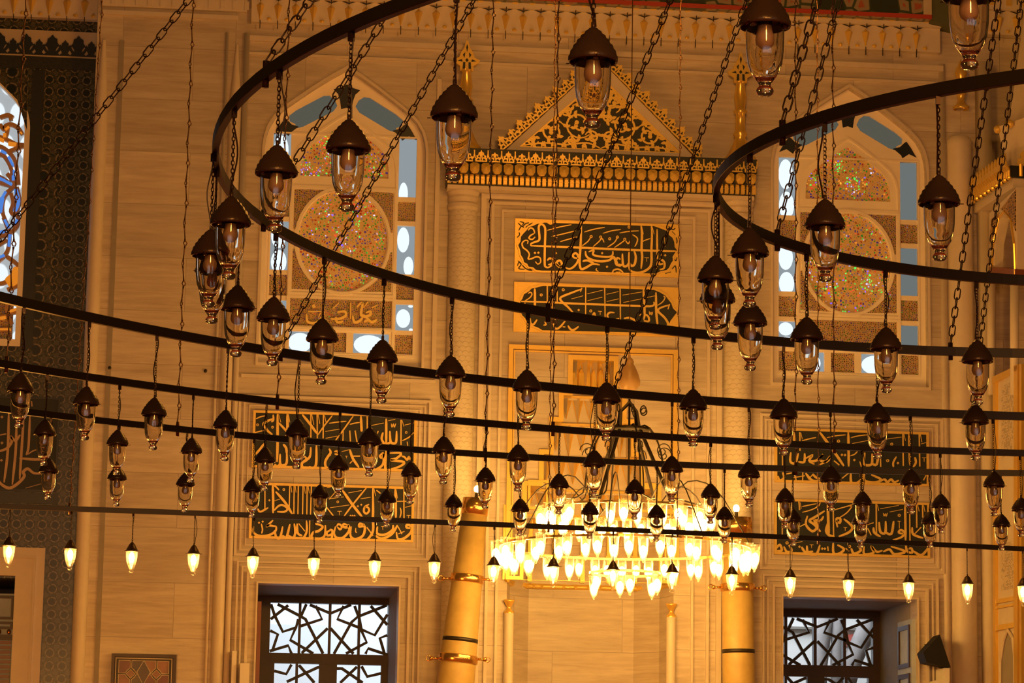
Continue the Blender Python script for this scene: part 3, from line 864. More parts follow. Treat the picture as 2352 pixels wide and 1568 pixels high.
for z1_, z0_ in ((760, 980), (1000, 1070), (1120, 1170)):
    za_, zb_ = K8(60, z1_)[1], K8(60, z0_)[1]
    molding(fr, xr8 - .40, zb_, xr8 - .04, za_, .03, TY + .53, TY + .55); molding(fr, xr8 - .82, zb_, xr8 - .46, za_, .03, TY + .53, TY + .55)
fr.build('raised_border', WOOD, sh_)
fr = MB()
for z1_ in range(1180, 1560, 45):
    fr.box(xr8 - 1.2, TY + .52, K8(60, z1_ + 28)[1], xr8 - .05, TY + .55, K8(60, z1_)[1])
fr.build('lower_panels', WOODR, sh_)
st = MB()
for i in range(4): st.ball((xr8 - .08 - i * .11, TY + .52, K8(60, 1095)[1]), .028, 10, 6)
st.build('brass_stud', BRASS, sh_)

# ------------------------------------------------------------------ the prayer niche
pn = empty('prayer_niche', (NX, WY, 0), 'tall marble prayer niche with gilded pediment between two white columns', 'prayer niche')
PX = 4.275
SCALE = None
def scallop():
    t = NT('scale_carved_column')
    s_ = t.n('SeparateXYZ', {0: t.pos()})
    v = t.math('DIVIDE', s_.outputs[2], 0.055)
    row = t.math('FLOOR', v)
    u = t.math('ADD', t.math('DIVIDE', s_.outputs[0], 0.075), t.math('MULTIPLY', t.math('MODULO', row, 2.0), 0.5))
    a = t.math('SUBTRACT', t.math('FRACT', u), 0.5)
    b = t.math('FRACT', v)
    r = t.math('SQRT', t.math('ADD', t.math('MULTIPLY', a, a), t.math('MULTIPLY', b, b)))
    h = t.ramp(r, [(0.0, (1, 1, 1)), (0.44, (0.9, 0.9, 0.9)), (0.5, (0.2, 0.2, 0.2)), (0.58, (0.9, 0.9, 0.9))])
    c = t.mix(t.n('SeparateColor', {0: h}).outputs[0], (0.56, 0.48, 0.37), (0.72, 0.65, 0.53))
    bs = t.n('BsdfPrincipled', {'Base Color': c, 'Roughness': 0.5})
    t.set(bs, 'Normal', t.n('Bump', {'Strength': 0.5, 'Distance': 0.01, 'Height': h}))
    return t.done(bs)
SCALE = scallop()
for sgn, xc in ((-1, 2.69), (1, 5.93)):
    mb = MB().lathe([(0.165, 0), (0.165, 8.74)], (xc, WY - .02, 0), 20, PI, 2 * PI)
    col_ = mb.build('column', SCALE, pn, True)
    MB().lathe([(0.165, 8.73), (0.18, 8.76), (0.18, 8.80), (0.165, 8.82), (0.178, 8.87), (0.172, 8.90), (0.19, 8.94), (0.19, 9.0)], (xc, WY - .02, 0), 20, PI, 2 * PI).build('capital', STONE, col_)
    sh = MB().lathe([(0.19, 9.42), (0.19, 9.46), (0.14, 9.52), (0.085, 9.64), (0.06, 9.72), (0.085, 9.75), (0.06, 9.80), (0.055, 10.0), (0.085, 10.03), (0.055, 10.06), (0.075, 10.2), (0.05, 10.36), (0.07, 10.39)], (xc, WY - .14, 0), 14)
    f0 = sh.build('finial', GOLDB, pn, True)
    hd = MB()
    H_ = [(.0, 0), (.075, .0), (.08, .06), (.145, .10), (.15, .13), (.09, .16), (.07, .22), (.035, .27), (.012, .36)]
    P_ = [(a, b) for a, b in H_[1:]] + [(-a, b) for a, b in H_[1:]][::-1]
    hd.plate([(xc + a, 10.38 + b) for a, b in P_], [], WY - .16, WY - .12)
    hd.cur = 1
    for q in ([(-.05, .02), (-.02, .02), (-.018, .10), (-.045, .10)], [(.05, .02), (.02, .02), (.018, .10), (.045, .10)], [(.0, .10), (.02, .125), (0, .15), (-.02, .125)], [(.05, .105), (.11, .115), (.06, .135)], [(-.05, .105), (-.11, .115), (-.06, .135)], [(.03, .15), (.05, .19), (.02, .22)], [(-.03, .15), (-.05, .19), (-.02, .22)], [(0, .22), (.012, .28), (0, .32), (-.012, .28)]):
        if sum(q[i][0] * q[(i + 1) % len(q)][1] - q[(i + 1) % len(q)][0] * q[i][1] for i in range(len(q))) < 0: q = q[::-1]
        hd.plate([(xc + a, 10.38 + b) for a, b in q], [], WY - .164, WY - .15)
    hd.build('leaf_head', [GOLD, GREEN], f0)

def leaf(mb, x, z, ang, L, wd, y0, y1):
    c, s = math.cos(ang), math.sin(ang)
    P_ = [(0, 0), (.3, .45), (.55, .5), (.8, .28), (1, 0), (.8, -.22), (.55, -.42), (.3, -.35)]
    q = [(x + c * a * L - s * b * wd, z + s * a * L + c * b * wd) for a, b in P_][::-1]
    mb.plate(q[::-1], [], y0, y1)
def spiral(mb, cx, cz, r, a0, turns, sgn, wd, y0, y1, leaves=True):
    pts = []
    n = int(18 * turns)
    for i in range(n + 1):
        t = i / n
        rr = r * (1 - .82 * t)
        a = a0 + sgn * turns * 2 * PI * t
        pts.append((cx + rr * math.cos(a), cz + rr * math.sin(a)))
    mb.ribbon(pts, wd, y0, y1, .5, 1)
    if leaves:
        for i in range(2, n - 3, 4):
            a, b = pts[i], pts[i + 1]
            an = math.atan2(b[1] - a[1], b[0] - a[0])
            leaf(mb, a[0], a[1], an + sgn * -.85, wd * 3.0, wd * 1.7, y0, y1)
            leaf(mb, a[0], a[1], an + sgn * .9, wd * 2.1, wd * 1.5, y0, y1)
        mb.plate(circle(pts[-1][0], pts[-1][1], wd * 1.1, n=8), [], y0, y1)
PB, PT = 9.43, 10.56
yp = WY - .16
def tri(hw, zb, za): return [(PX - hw, zb), (PX + hw, zb), (PX, za)]
ped = MB().plate(tri(1.13, PB, PT), [tri(.955, PB + .065, PT - .18)], yp, WY + .01).build('pediment', STONE, pn)
ty = MB().plate(tri(.955, PB + .065, PT - .18), [], yp + .025, yp + .05).build('tympanum', GREEN, ped)
ar = MB()
y0, y1 = yp + .010, yp + .026
b0 = PB + .065
for s in (-1, 1):
    for cx, cz, r, a0, tr, sg in ((.26, .30, .175, -2.4, 1.5, 1), (.56, .20, .15, 2.6, 1.5, -1), (.14, .56, .11, -1.2, 1.3, 1), (.80, .10, .075, -2.8, 1.2, 1), (.40, .46, .075, 0.5, 1.2, -1), (.10, .15, .085, 0.3, 1.2, 1), (.09, .40, .07, 2.0, 1.1, 1), (.33, .10, .06, 1.0, 1.1, -1), (.68, .27, .06, 0.8, 1.1, 1), (.09, .68, .05, 1.5, 1.1, -1), (.27, .60, .05, 2.2, 1.0, 1), (.52, .38, .045, 2.2, 1.0, -1)):
        spiral(ar, PX + s * cx, b0 + cz, r, a0 if s > 0 else PI - a0, tr, sg * s, .024, y0, y1)
    ar.ribbon([(PX, b0 + .02), (PX + s * .16, b0 + .08), (PX + s * .40, b0 + .05), (PX + s * .66, b0 + .06), (PX + s * .92, b0 + .02)], .02, y0, y1, .6)
    ar.ribbon([(PX, b0 + .85), (PX + s * .06, b0 + .70), (PX + s * .22, b0 + .58), (PX + s * .34, b0 + .52)], .022, y0, y1, .6)
    for i in range(14):
        t = (i + .5) / 14
        leaf(ar, PX + s * (.93 - .90 * t), b0 + .015 + .83 * t, (PI - .7 if s > 0 else .7) + .5, .10, .05, y0, y1)
        leaf(ar, PX + s * (.07 + .84 * t), b0 + .012, PI / 2 + s * (.6 - 1.2 * (i % 2)), .085, .045, y0, y1)
ar.plate([(PX - .05, b0 + .45), (PX, b0 + .40), (PX + .05, b0 + .45), (PX + .02, b0 + .62), (PX, b0 + .68), (PX - .02, b0 + .62)], [], y0, y1)
ar.plate(tri(.955, b0, PT - .18), [tri(.925, b0 + .012, PT - .215)], y0, y1)
ar.build('arabesque_scrolls', GOLD, ty)

def palmette(mb, o, ux, uz, s, y0, y1, form=0):
    """small gilded palmette with dark piercing; o origin, u along"""
    nx, nz = -uz, ux
    T = lambda a, b: (o[0] + ux * a * s + nx * b * s, o[1] + uz * a * s + nz * b * s)
    A_ = [(-.52, 0), (.52, 0), (.55, .22), (.40, .36), (.46, .55), (.28, .62), (.22, .85), (.10, .88), (0, 1.08)] if form == 0 else [(-.5, 0), (.5, 0), (.42, .2), (.50, .42), (.30, .5), (.30, .70), (.12, .74), (0, .92)]
    P_ = A_ + [(-a, b) for a, b in A_[2:-1]][::-1]
    mb.cur = 0
    mb.plate([T(a, b) for a, b in P_], [], y0, y1)
    mb.cur = 1
    for q in ([(.12, .12), (.40, .10), (.36, .24), (.20, .30)], [(.10, .40), (.30, .42), (.16, .64)], [(-.05, .12), (.05, .12), (0, .5)]):
        for sg in ((1, -1) if q[0][0] > 0 else (1,)):
            qq = [T(a * sg, b) for a, b in q]
            if sg < 0: qq = qq[::-1]
            mb.plate(qq, [], y0 - .004, y0 + .004)
    mb.cur = 0
crs = MB()
for s in (-1, 1):
    A_ = (PX + s * 1.335, PB + .0); B_ = (PX, PT + .06)
    L = math.hypot(B_[0] - A_[0], B_[1] - A_[1])
    n = 11
    ux, uz = (B_[0] - A_[0]) / L, (B_[1] - A_[1]) / L
    base = [(PX + s * 1.13, PB + .005), (PX, PT + .002)]
    for i in range(n):
        t = (i + .55) / n
        o = (PX + s * 1.15 * (1 - t), PB + (PT - PB + .01) * t)
        if s < 0: palmette(crs, o, ux, uz, .155, yp - .01, yp + .03, i % 2)
        else: palmette(crs, o, -ux, -uz, .155, yp - .01, yp + .03, i % 2)
crs.build('gilded_cresting', [GOLD, GREEN], ped)

ex0, ex1 = 2.47, 6.10
ye = WY - .30
en = MB().box(ex0, ye, 9.255, ex1, WY, 9.42).build('frieze', GREEN, pn)
pm = MB()
n = 23
for i in range(n):
    x = ex0 + (ex1 - ex0) * (i + .5) / n
    palmette(pm, (x, 9.262), 1, 0, .128, ye - .012, ye + .002, i % 2)
    pm.ribbon([(x - .078, 9.40), (x - .07, 9.31), (x, 9.268), (x + .07, 9.31), (x + .078, 9.40)], .012, ye - .008, ye + .002, 1, 2)
pm.build('palmette_band', [GOLD, GREEN], en)
ms = MB().box(ex0 + .01, ye + .07, 9.0, ex1 - .01, WY, 9.255).build('muqarnas_cornice', GREEN, pn)
bx = MB(); te = MB()
n = 28
for i in range(n):
    x = ex0 + (ex1 - ex0) * (i + .5) / n
    h = .052
    P_ = [(x - h * .55, 9.125), (x + h * .55, 9.125), (x + h, 9.165), (x + h, 9.235), (x + h * .5, 9.25), (x - h * .5, 9.25), (x - h, 9.235), (x - h, 9.165)]
    bx.plate(P_, [], ye - .005, ye + .08)
    bx.cone_poly(P_, x, 9.20, ye - .005, ye - .03)
    for d in (-.25, .25):
        xx = x + d * (ex1 - ex0) / n
        te.box(xx - .021, ye + .02, 9.012, xx + .021, ye + .08, 9.105)
        te.cone_poly([(xx - .021, 9.09), (xx + .021, 9.09), (xx + .021, 9.118), (xx - .021, 9.118)], xx, 9.105, ye + .02, ye - .02)
        te.box(xx - .024, ye + .012, 9.058, xx + .024, ye + .025, 9.066)
bx.build('gilded_cells', GOLD, ms)
te.build('gilded_teeth', GOLD, ms)
MB().box(ex0 + .02, WY - .22, 8.955, ex1 - .02, WY, 9.0).build('bed_molding', STONE, pn)
mb = MB()
for x0, x1, zt, w_, d in ((2.90, 5.74, 8.95, .06, .05), (3.02, 5.60, 8.86, .035, .035), (3.14, 5.42, 8.77, .03, .03)):
    molding(mb, x0, -.2, x1, zt, w_, WY - d, WY + .01)
mb.build('stepped_surround', STONE, pn)
mb = MB()
for o_, w_, d_ in ((.985, .05, .05), (.925, .015, .03)):
    zt_ = 7.18 - (.985 - o_)
    for s in (-1, 1): mb.box(NX + s * o_, WY - d_, 4.47, NX + s * (o_ - w_), WY - .002, zt_)
    mb.box(NX - o_, WY - d_, zt_ - w_, NX + o_, WY - .002, zt_)
for s in (-1, 1):
    a, b = NX + s * .98, NX + s * .78
    molding(mb, min(a, b), 4.47, max(a, b), 4.95, .04, WY - .06, WY - .02); molding(mb, min(a, b) + .065, 4.53, max(a, b) - .065, 4.89, .02, WY - .05, WY - .01)
    a, b = NX + s * .74, NX + s * .50
    molding(mb, min(a, b), 5.28, max(a, b), 5.62, .03, WY - .04, WY + .01)
mb.build('gilded_frame', GOLD, pn)
MB().plate(steps(.055, 4.47), [steps(0, 4.475)], WY - .03, WY + .02).build('gilded_stepped_border', GOLD, pn)
plan = [(NX - .96, WY + .01), (NX - .875, WY + .5), (NX - .62, WY + .8), (NX + .62, WY + .8), (NX + .875, WY + .5), (NX + .96, WY + .01)]
mb = MB()
for (xa, ya), (xb, yb) in zip(plan, plan[1:]):
    mb.add([(xa, ya, 0.02), (xb, yb, 0.02), (xb, yb, 5.3), (xa, ya, 5.3)], [(0, 1, 2, 3)])
mb.build('niche_wall', MARBLE, pn)
lip = [(x, y - .03, 4.47) for x, y in smooth(plan, 5)]
mb = MB().tube(lip, .032, 8)
N = len(lip)
for i in range(0, N - 1):
    for q in (.25, .75):
        x = lip[i][0] * (1 - q) + lip[i + 1][0] * q; y = lip[i][1] * (1 - q) + lip[i + 1][1] * q
        mb.add([(x - .03, y - .03, 4.50), (x + .03, y - .03, 4.50), (x, y - .05, 4.44), (x, y - .01, 4.5)], [(0, 2, 1), (0, 1, 3)])
mb.build('gilded_lip', GOLD, pn, True)
mb = MB()
for x in (-.62, -.33, .0, .31, .62):
    mb.box(NX + x - .025, WY + .72, 4.52, NX + x + .025, WY + .79, 5.25)
    mb.box(NX + x - .04, WY + .70, 4.80, NX + x + .04, WY + .79, 4.84)
mb.build('gilded_bars', GOLD, pn)
mg, mgrey = MB(), MB()
dep = [.80, .64, .50, .40, .30, .20]
nsp = [9, 9, 7, 6, 5, 4]
for k, (h, a, b) in enumerate(TIERS):
    d = dep[k]
    if k: mgrey.box(NX - h - .02, WY + d, a - .02, NX + h + .02, WY + d + .03, b + .02)
    if k: 
        for s in (-1, 1): mgrey.box(NX + s * h, WY + .3, a, NX + s * (h + .02), WY + d, b)
    d2 = dep[k + 1] if k < 5 else .02
    mg.box(NX - h, WY + d2 - .04, b, NX + h, WY + d + .02, b + .025)
    if k < 5:
        h2 = TIERS[k + 1][0]
        for s in (-1, 1): mg.box(NX + s * h2, WY + .02, b, NX + s * h, WY + d2, b + .025)
    za = a if k else b - .38
    n = nsp[k]
    for i in range(n):
        xl = NX - h + 2 * h * i / n; xr_ = NX - h + 2 * h * (i + 1) / n
        xm = (xl + xr_) / 2
        yb = WY + d - .005
        zq = za + (b - za) * (.1 if i % 2 else .25)
        A_, B_, D_, E_ = (xl + .01, yb, b), (xr_ - .01, yb, b), (xm, yb - .03, zq), (xm, yb - .15, b)
        mgrey.add([A_, D_, E_], [(0, 1, 2)]); mg.add([E_, D_, B_], [(0, 1, 2)])
        mg.tube([A_, D_, B_], .011, 4)
    if k == 5:
        for i in range(6):
            mg.lathe([(.036, 6.72), (.036, 6.9), (.01, 6.95)], (NX - .19 + .076 * i, WY + .17, 0), 8)
mg.build('gilded_muqarnas', GOLD, pn)
mgrey.build('grey_muqarnas', GREYF, pn)
for x in (3.30, 5.165):
    o = MB().lathe([(.056, 0), (.056, 4.10)], (x, WY - .03, 0), 14).build('corner_colonnette', SHAFT, pn, True)
    MB().lathe([(.056, 4.085), (.058, 4.10), (.030, 4.13), (.024, 4.155), (.032, 4.17), (.060, 4.22), (.064, 4.24), (.0, 4.24)], (x, WY - .03, 0), 16).build('gilded_capital', GOLDB, o, True)

# ------------------------------------------------------------------ calligraphy plaques
def strokes(mb, K, data, y, wscale):
    for item in data:
        wd = item[0]
        if wd == 'r':
            for i in range(1, len(item), 2):
                c = K(item[i], item[i + 1])
                mb.ribbon(circle(c[0], c[1], 13 * wscale, n=10), 10 * wscale, y - .012, y, 1, 1, True)
        elif wd == 'd':
            for i in range(1, len(item), 2):
                c = K(item[i], item[i + 1]); q = 16 * wscale
                mb.plate([(c[0] - q, c[1]), (c[0], c[1] - q), (c[0] + q, c[1]), (c[0], c[1] + q)], [], y - .012, y)
        else:
            s = item[1:]
            mb.ribbon([K(s[i], s[i + 1]) for i in range(0, len(s), 2)], wd * wscale, y - .012 - random.random() * .002, y, .5)
def plaque(x0, z0, x1, z1, K, wscale, data, label, field=None, rim=.028, fieldpts=None, grooves=None):
    y = WY - .03
    root = empty('calligraphy_plaque', ((x0 + x1) / 2, WY, z0), label, 'plaque', 'calligraphy plaques on the marble wall')
    if fieldpts:
        MB().box(x0, y, z0, x1, WY - .002, z1).build('gilded_panel', GOLD, root)
        f = [K(a, b) for a, b in fieldpts]
        if sum(f[i][0] * f[(i + 1) % len(f)][1] - f[(i + 1) % len(f)][0] * f[i][1] for i in range(len(f))) < 0: f = f[::-1]
        MB().plate(f, [], y - .004, y + .002).build('dark_field', GREEN, root)
        if grooves:
            g_ = MB(); strokes(g_, K, grooves, y + .008, wscale * 1.1)
            g_.build('scroll_pattern', GREEN, root)
        e = MB(); e.ribbon(f, .02, y - .014, y, 1, 1, True)
        e.build('lobed_edge', GOLD, root)
    else:
        MB().box(x0, y, z0, x1, WY - .002, z1).build('dark_field', GREEN, root)
        f = MB(); molding(f, x0 - .012, z0 - .012, x1 + .012, z1 + .012, rim, y - .018, WY - .002)
        f.build('gilded_frame', GOLD, root)
    mb = MB()
    strokes(mb, K, data, y - (.004 if fieldpts else 0), wscale)
    mb.build('lettering', GOLD, root)
    return root
K1 = crop(1140, 480, 5.0587, WY - .03)
w1 = .00495 / 5.0587
P1 = [(26, 400, 430, 700, 440, 1000, 452, 1500, 475, 1950, 490, 2085, 492), (26, 400, 432, 402, 405, 440, 388, 490, 368, 500, 330, 490, 230, 500, 190, 528, 180, 556, 205, 568, 260, 562, 430, 560, 640, 575, 675, 605, 680, 655, 650),
      (26, 590, 600, 620, 575, 660, 600, 640, 640, 600, 650), (26, 640, 585, 690, 640, 740, 680, 760, 640, 735, 600, 700, 620, 720, 660, 755, 660), ('d', 690, 515, 447, 512, 487, 510, 1228, 515, 1285, 672, 1922, 537, 1960, 540),
      (26, 950, 575, 900, 565, 888, 535, 920, 515, 948, 545, 945, 610, 900, 670, 850, 697, 795, 682), (28, 985, 160, 982, 300, 975, 450, 968, 560, 966, 640, 985, 700, 1040, 682, 1120, 640, 1200, 652), (26, 1000, 610, 1060, 600, 1150, 645),
      (28, 1035, 490, 1040, 540, 1080, 580, 1180, 608, 1300, 600, 1362, 560, 1380, 600, 1410, 570, 1440, 590), (24, 1070, 500, 1130, 480, 1120, 530, 1180, 550, 1290, 560, 1345, 540, 1352, 490),
      (13, 590, 250, 730, 212, 870, 185), (13, 640, 322, 780, 290, 920, 255), (13, 740, 382, 830, 355, 940, 325), (13, 1020, 270, 1130, 237, 1258, 215), (13, 1235, 285, 1340, 255, 1445, 240), (13, 1430, 280, 1540, 262, 1655, 255),
      (14, 995, 430, 1060, 380, 1095, 330), (14, 1120, 440, 1185, 385, 1225, 345, 1250, 390), (14, 1290, 445, 1370, 390, 1405, 330), (14, 1370, 450, 1450, 395, 1490, 365), ('r', 1100, 322, 1210, 328, 1315, 348, 1405, 328, 1490, 352, 1540, 212),
      (14, 1500, 370, 1530, 405, 1550, 370), (16, 1605, 440, 1630, 395, 1635, 340, 1580, 300), (30, 1600, 490, 1618, 560, 1605, 640, 1570, 662, 1542, 620, 1540, 500), (28, 1540, 620, 1515, 662, 1472, 655, 1462, 520), (24, 1465, 640, 1430, 662, 1405, 640, 1390, 590),
      (22, 1405, 560, 1380, 610, 1400, 655, 1440, 640), (28, 1680, 195, 1690, 300, 1685, 470, 1692, 560, 1680, 695), (14, 1688, 205, 1706, 295), (28, 1800, 195, 1806, 300, 1800, 470, 1800, 620, 1775, 685, 1700, 732, 1620, 742, 1552, 712, 1540, 650), (14, 1808, 205, 1832, 295),
      (24, 1865, 235, 1866, 400, 1868, 560, 1862, 695), (26, 1945, 630, 1900, 645, 1882, 605, 1915, 590, 1950, 625, 1945, 690, 1895, 705), (13, 1690, 382, 1740, 360, 1788, 345), (13, 1718, 565, 1772, 570), (13, 1745, 568, 1745, 612), (13, 1165, 690, 1157, 710, 1185, 728),
      (18, 445, 285, 430, 240, 395, 222, 368, 250), (18, 440, 285, 395, 310, 378, 342, 415, 355, 450, 325), (18, 360, 405, 365, 372, 330, 368, 298, 400, 310, 450, 355, 485, 382, 530, 368, 580, 400, 582, 460, 558, 505, 570, 512, 618, 480, 642, 452, 612), (12, 1950, 330, 1960, 440),
      (20, 590, 155, 630, 175, 672, 155), (20, 1345, 742, 1360, 715, 1400, 700, 1440, 712, 1475, 745), (20, 1385, 735, 1440, 735), (16, 1030, 168, 1070, 195, 1110, 172),
      (12, 250, 160, 300, 200, 340, 170, 380, 160), (12, 260, 250, 290, 200, 320, 215), (12, 250, 600, 290, 640, 260, 690, 330, 700), (12, 300, 650, 340, 690, 400, 715), (12, 2000, 200, 2050, 240, 2080, 220), (12, 2040, 260, 2080, 300), (12, 2040, 700, 2080, 660, 2090, 740), (12, 1960, 750, 2030, 730)]
F1 = [(560, 150), (470, 165), (430, 185), (370, 205), (345, 240), (305, 280), (275, 320), (270, 375), (243, 420), (265, 480), (275, 540), (300, 580), (312, 625), (350, 645), (370, 680), (425, 690), (455, 718), (530, 727), (1000, 735), (1480, 752), (1850, 762), (1905, 735), (1980, 720), (2012, 690), (2035, 640), (2060, 600), (2055, 560), (2075, 525), (2108, 480), (2080, 440), (2075, 380), (2050, 325), (2015, 300), (1990, 250), (1930, 225), (1830, 190), (1200, 170)]
plaque(3.30, 8.04, 5.235, 8.67, K1, w1, P1[:-9], 'upper dark green plaque with gold calligraphy, gilded scroll corners, above the niche', fieldpts=F1, grooves=P1[-9:] + [(11, 240, 330, 270, 300, 262, 270), (11, 270, 145, 320, 160, 300, 185), (11, 245, 660, 262, 620, 285, 640), (11, 380, 690, 400, 705, 420, 720), (11, 2050, 560, 2085, 600, 2100, 560), (11, 2090, 330, 2100, 380, 2085, 400), (11, 420, 160, 370, 190, 340, 215)])
P2 = [(24, 285, 1075, 600, 1085, 900, 1100, 1300, 1115, 1700, 1130, 1800, 1130, 1832, 1108, 1825, 1080), (28, 445, 925, 447, 1040, 445, 1165), (28, 590, 890, 590, 1160), (28, 650, 890, 648, 1190), (28, 705, 895, 706, 1100), (28, 1037, 910, 1035, 1250), (28, 1257, 915, 1262, 1295), (28, 1436, 920, 1440, 1310), (28, 1706, 935, 1716, 1080, 1722, 1260), (28, 1852, 970, 1856, 1200, 1872, 1350),
      (26, 992, 920, 975, 965), (26, 992, 930, 860, 980, 745, 1030, 760, 1078, 830, 1140, 905, 1225), (13, 868, 1047, 1005, 1010), (13, 1055, 1068, 1230, 1025), (13, 1055, 987, 1232, 945), (13, 1280, 992, 1420, 960), (13, 1280, 1077, 1420, 1045), (13, 1465, 1002, 1690, 965), (13, 1475, 1087, 1685, 1045), (13, 1735, 1032, 1840, 1010),
      ('r', 775, 940, 520, 1000, 1095, 1185), ('d', 955, 1175, 985, 1230), (18, 1108, 1262, 1135, 1205, 1152, 1262), (13, 1180, 1188, 1225, 1192), (13, 1203, 1190, 1205, 1230), (22, 1372, 1205, 1312, 1205, 1288, 1245, 1330, 1292, 1425, 1272), (24, 1480, 1272, 1555, 1268, 1640, 1325, 1470, 1330),
      (20, 1685, 1215, 1662, 1240), (24, 1712, 1300, 1768, 1305, 1765, 1255, 1725, 1230, 1712, 1290), (13, 1775, 1190, 1782, 1228, 1796, 1200, 1804, 1230, 1816, 1195), (26, 2012, 1105, 1992, 1165), (26, 2010, 1115, 1900, 1152, 1880, 1192, 1950, 1260, 1992, 1330, 1970, 1372, 1870, 1352, 1790, 1362),
      (14, 325, 1072, 390, 1030, 412, 990, 392, 968, 368, 985), (14, 1870, 1122, 1930, 1080, 1958, 1030, 1940, 1012), (24, 392, 1270, 395, 1325, 430, 1342, 472, 1285), (18, 545, 1350, 575, 1345, 560, 1308), (24, 660, 1330, 690, 1392, 740, 1370, 800, 1300), (24, 770, 1370, 800, 1372), (24, 830, 1355, 862, 1400, 905, 1402, 955, 1365), (22, 330, 1090, 340, 1150, 420, 1170), (22, 540, 1170, 600, 1130)]
F2 = [(545, 885), (500, 893), (450, 908), (405, 915), (370, 950), (312, 985), (292, 1040), (265, 1075), (275, 1120), (270, 1180), (290, 1240), (330, 1280), (352, 1335), (425, 1368), (480, 1388), (535, 1420), (1200, 1435), (1850, 1450), (1925, 1415), (2000, 1375), (2030, 1305), (2060, 1265), (2108, 1200), (2060, 1150), (2040, 1090), (2000, 1040), (1970, 1000), (1900, 958), (1830, 930), (1200, 905)]
plaque(3.30, 7.335, 5.235, 7.92, K1, w1, P2, 'plain gold-cornered plaque with dark calligraphy field crossed by the big iron ring', fieldpts=F2)
w3 = .00495 / 5.88
KA = crop(560, 930, 5.88, WY - .03)
PA = [(36, 455, 120, 456, 380, 455, 560, 448, 770), (36, 587, 120, 590, 300, 585, 420), (16, 470, 125, 500, 235), (16, 602, 125, 622, 235), (30, 470, 240, 560, 335, 600, 380), (34, 790, 130, 900, 265, 985, 385), (34, 905, 125, 905, 440), (34, 990, 130, 992, 450), (34, 1075, 130, 1070, 450), (18, 918, 130, 945, 265), (18, 1004, 130, 1026, 255), (18, 1090, 140, 1115, 255),
      (18, 1197, 140, 1090, 275, 995, 410), (20, 1480, 145, 1320, 370, 1240, 475), (16, 165, 187, 225, 160, 285, 147), (16, 145, 377, 205, 358, 275, 345), (16, 1150, 247, 1270, 230, 1385, 220), (16, 1430, 262, 1500, 245, 1565, 235), (16, 1100, 357, 1300, 325), (16, 1105, 450, 1260, 420), (16, 1720, 277, 1890, 243), (16, 1950, 212, 2045, 193), (16, 2170, 272, 2312, 238), (16, 1320, 630, 1430, 603),
      ('r', 185, 268, 387, 300, 2193, 370), (34, 395, 190, 330, 212, 265, 255, 290, 305, 325, 352, 385, 400), (26, 395, 130, 400, 200, 370, 230), (34, 1580, 150, 1588, 300, 1590, 360), (34, 1665, 155, 1666, 320), (34, 1430, 345, 1440, 510), (28, 1342, 350, 1338, 490), (34, 1502, 345, 1530, 510), (34, 1922, 185, 1922, 350, 1922, 525), (34, 1972, 350, 1978, 480, 2005, 515, 2055, 500, 2062, 350), (30, 1985, 500, 1935, 522, 1870, 520),
      (36, 2122, 200, 2122, 540), (16, 2136, 205, 2160, 290), (15, 1990, 250, 2000, 300, 2020, 255, 2032, 300, 2052, 250), (16, 2140, 482, 2235, 432, 2295, 370), (26, 2205, 495, 2212, 550), (30, 1815, 350, 1800, 390), (30, 1880, 370, 1860, 460, 1900, 520),
      (34, 530, 530, 570, 580, 580, 660), (34, 580, 630, 578, 780, 530, 815, 490, 790, 490, 660), (34, 500, 790, 450, 830, 415, 800), (30, 155, 670, 215, 600, 275, 520), (36, 980, 540, 975, 800, 925, 852, 880, 830), (34, 905, 570, 890, 700, 820, 755, 782, 795, 800, 850, 855, 845), (28, 820, 690, 850, 740, 810, 770),
      (34, 1150, 590, 1172, 640, 1140, 690, 1100, 765, 1112, 840, 1185, 862), ('r', 1160, 672), (28, 1225, 660, 1270, 665, 1262, 625, 1222, 630), (34, 1430, 600, 1470, 720, 1555, 845), (30, 1450, 690, 1570, 690), (26, 1430, 790, 1480, 740), (32, 1885, 640, 1835, 690, 1872, 712, 1890, 660, 1878, 800, 1800, 862, 1735, 875),
      (34, 1920, 620, 1910, 850, 1955, 872), (32, 1970, 650, 2125, 652, 2060, 720, 1980, 745, 2165, 770, 2100, 832, 1960, 872), (28, 2250, 745, 2228, 700, 2205, 742, 2170, 705, 2130, 690), (14, 1370, 690, 1400, 690), (14, 1385, 690, 1385, 720)]
plaque(.352, 5.68, 2.192, 6.31, KA, w3, PA, 'upper dark calligraphy plaque under the left arched window')
KB_ = crop(560, 1100, 5.88, WY - .03)
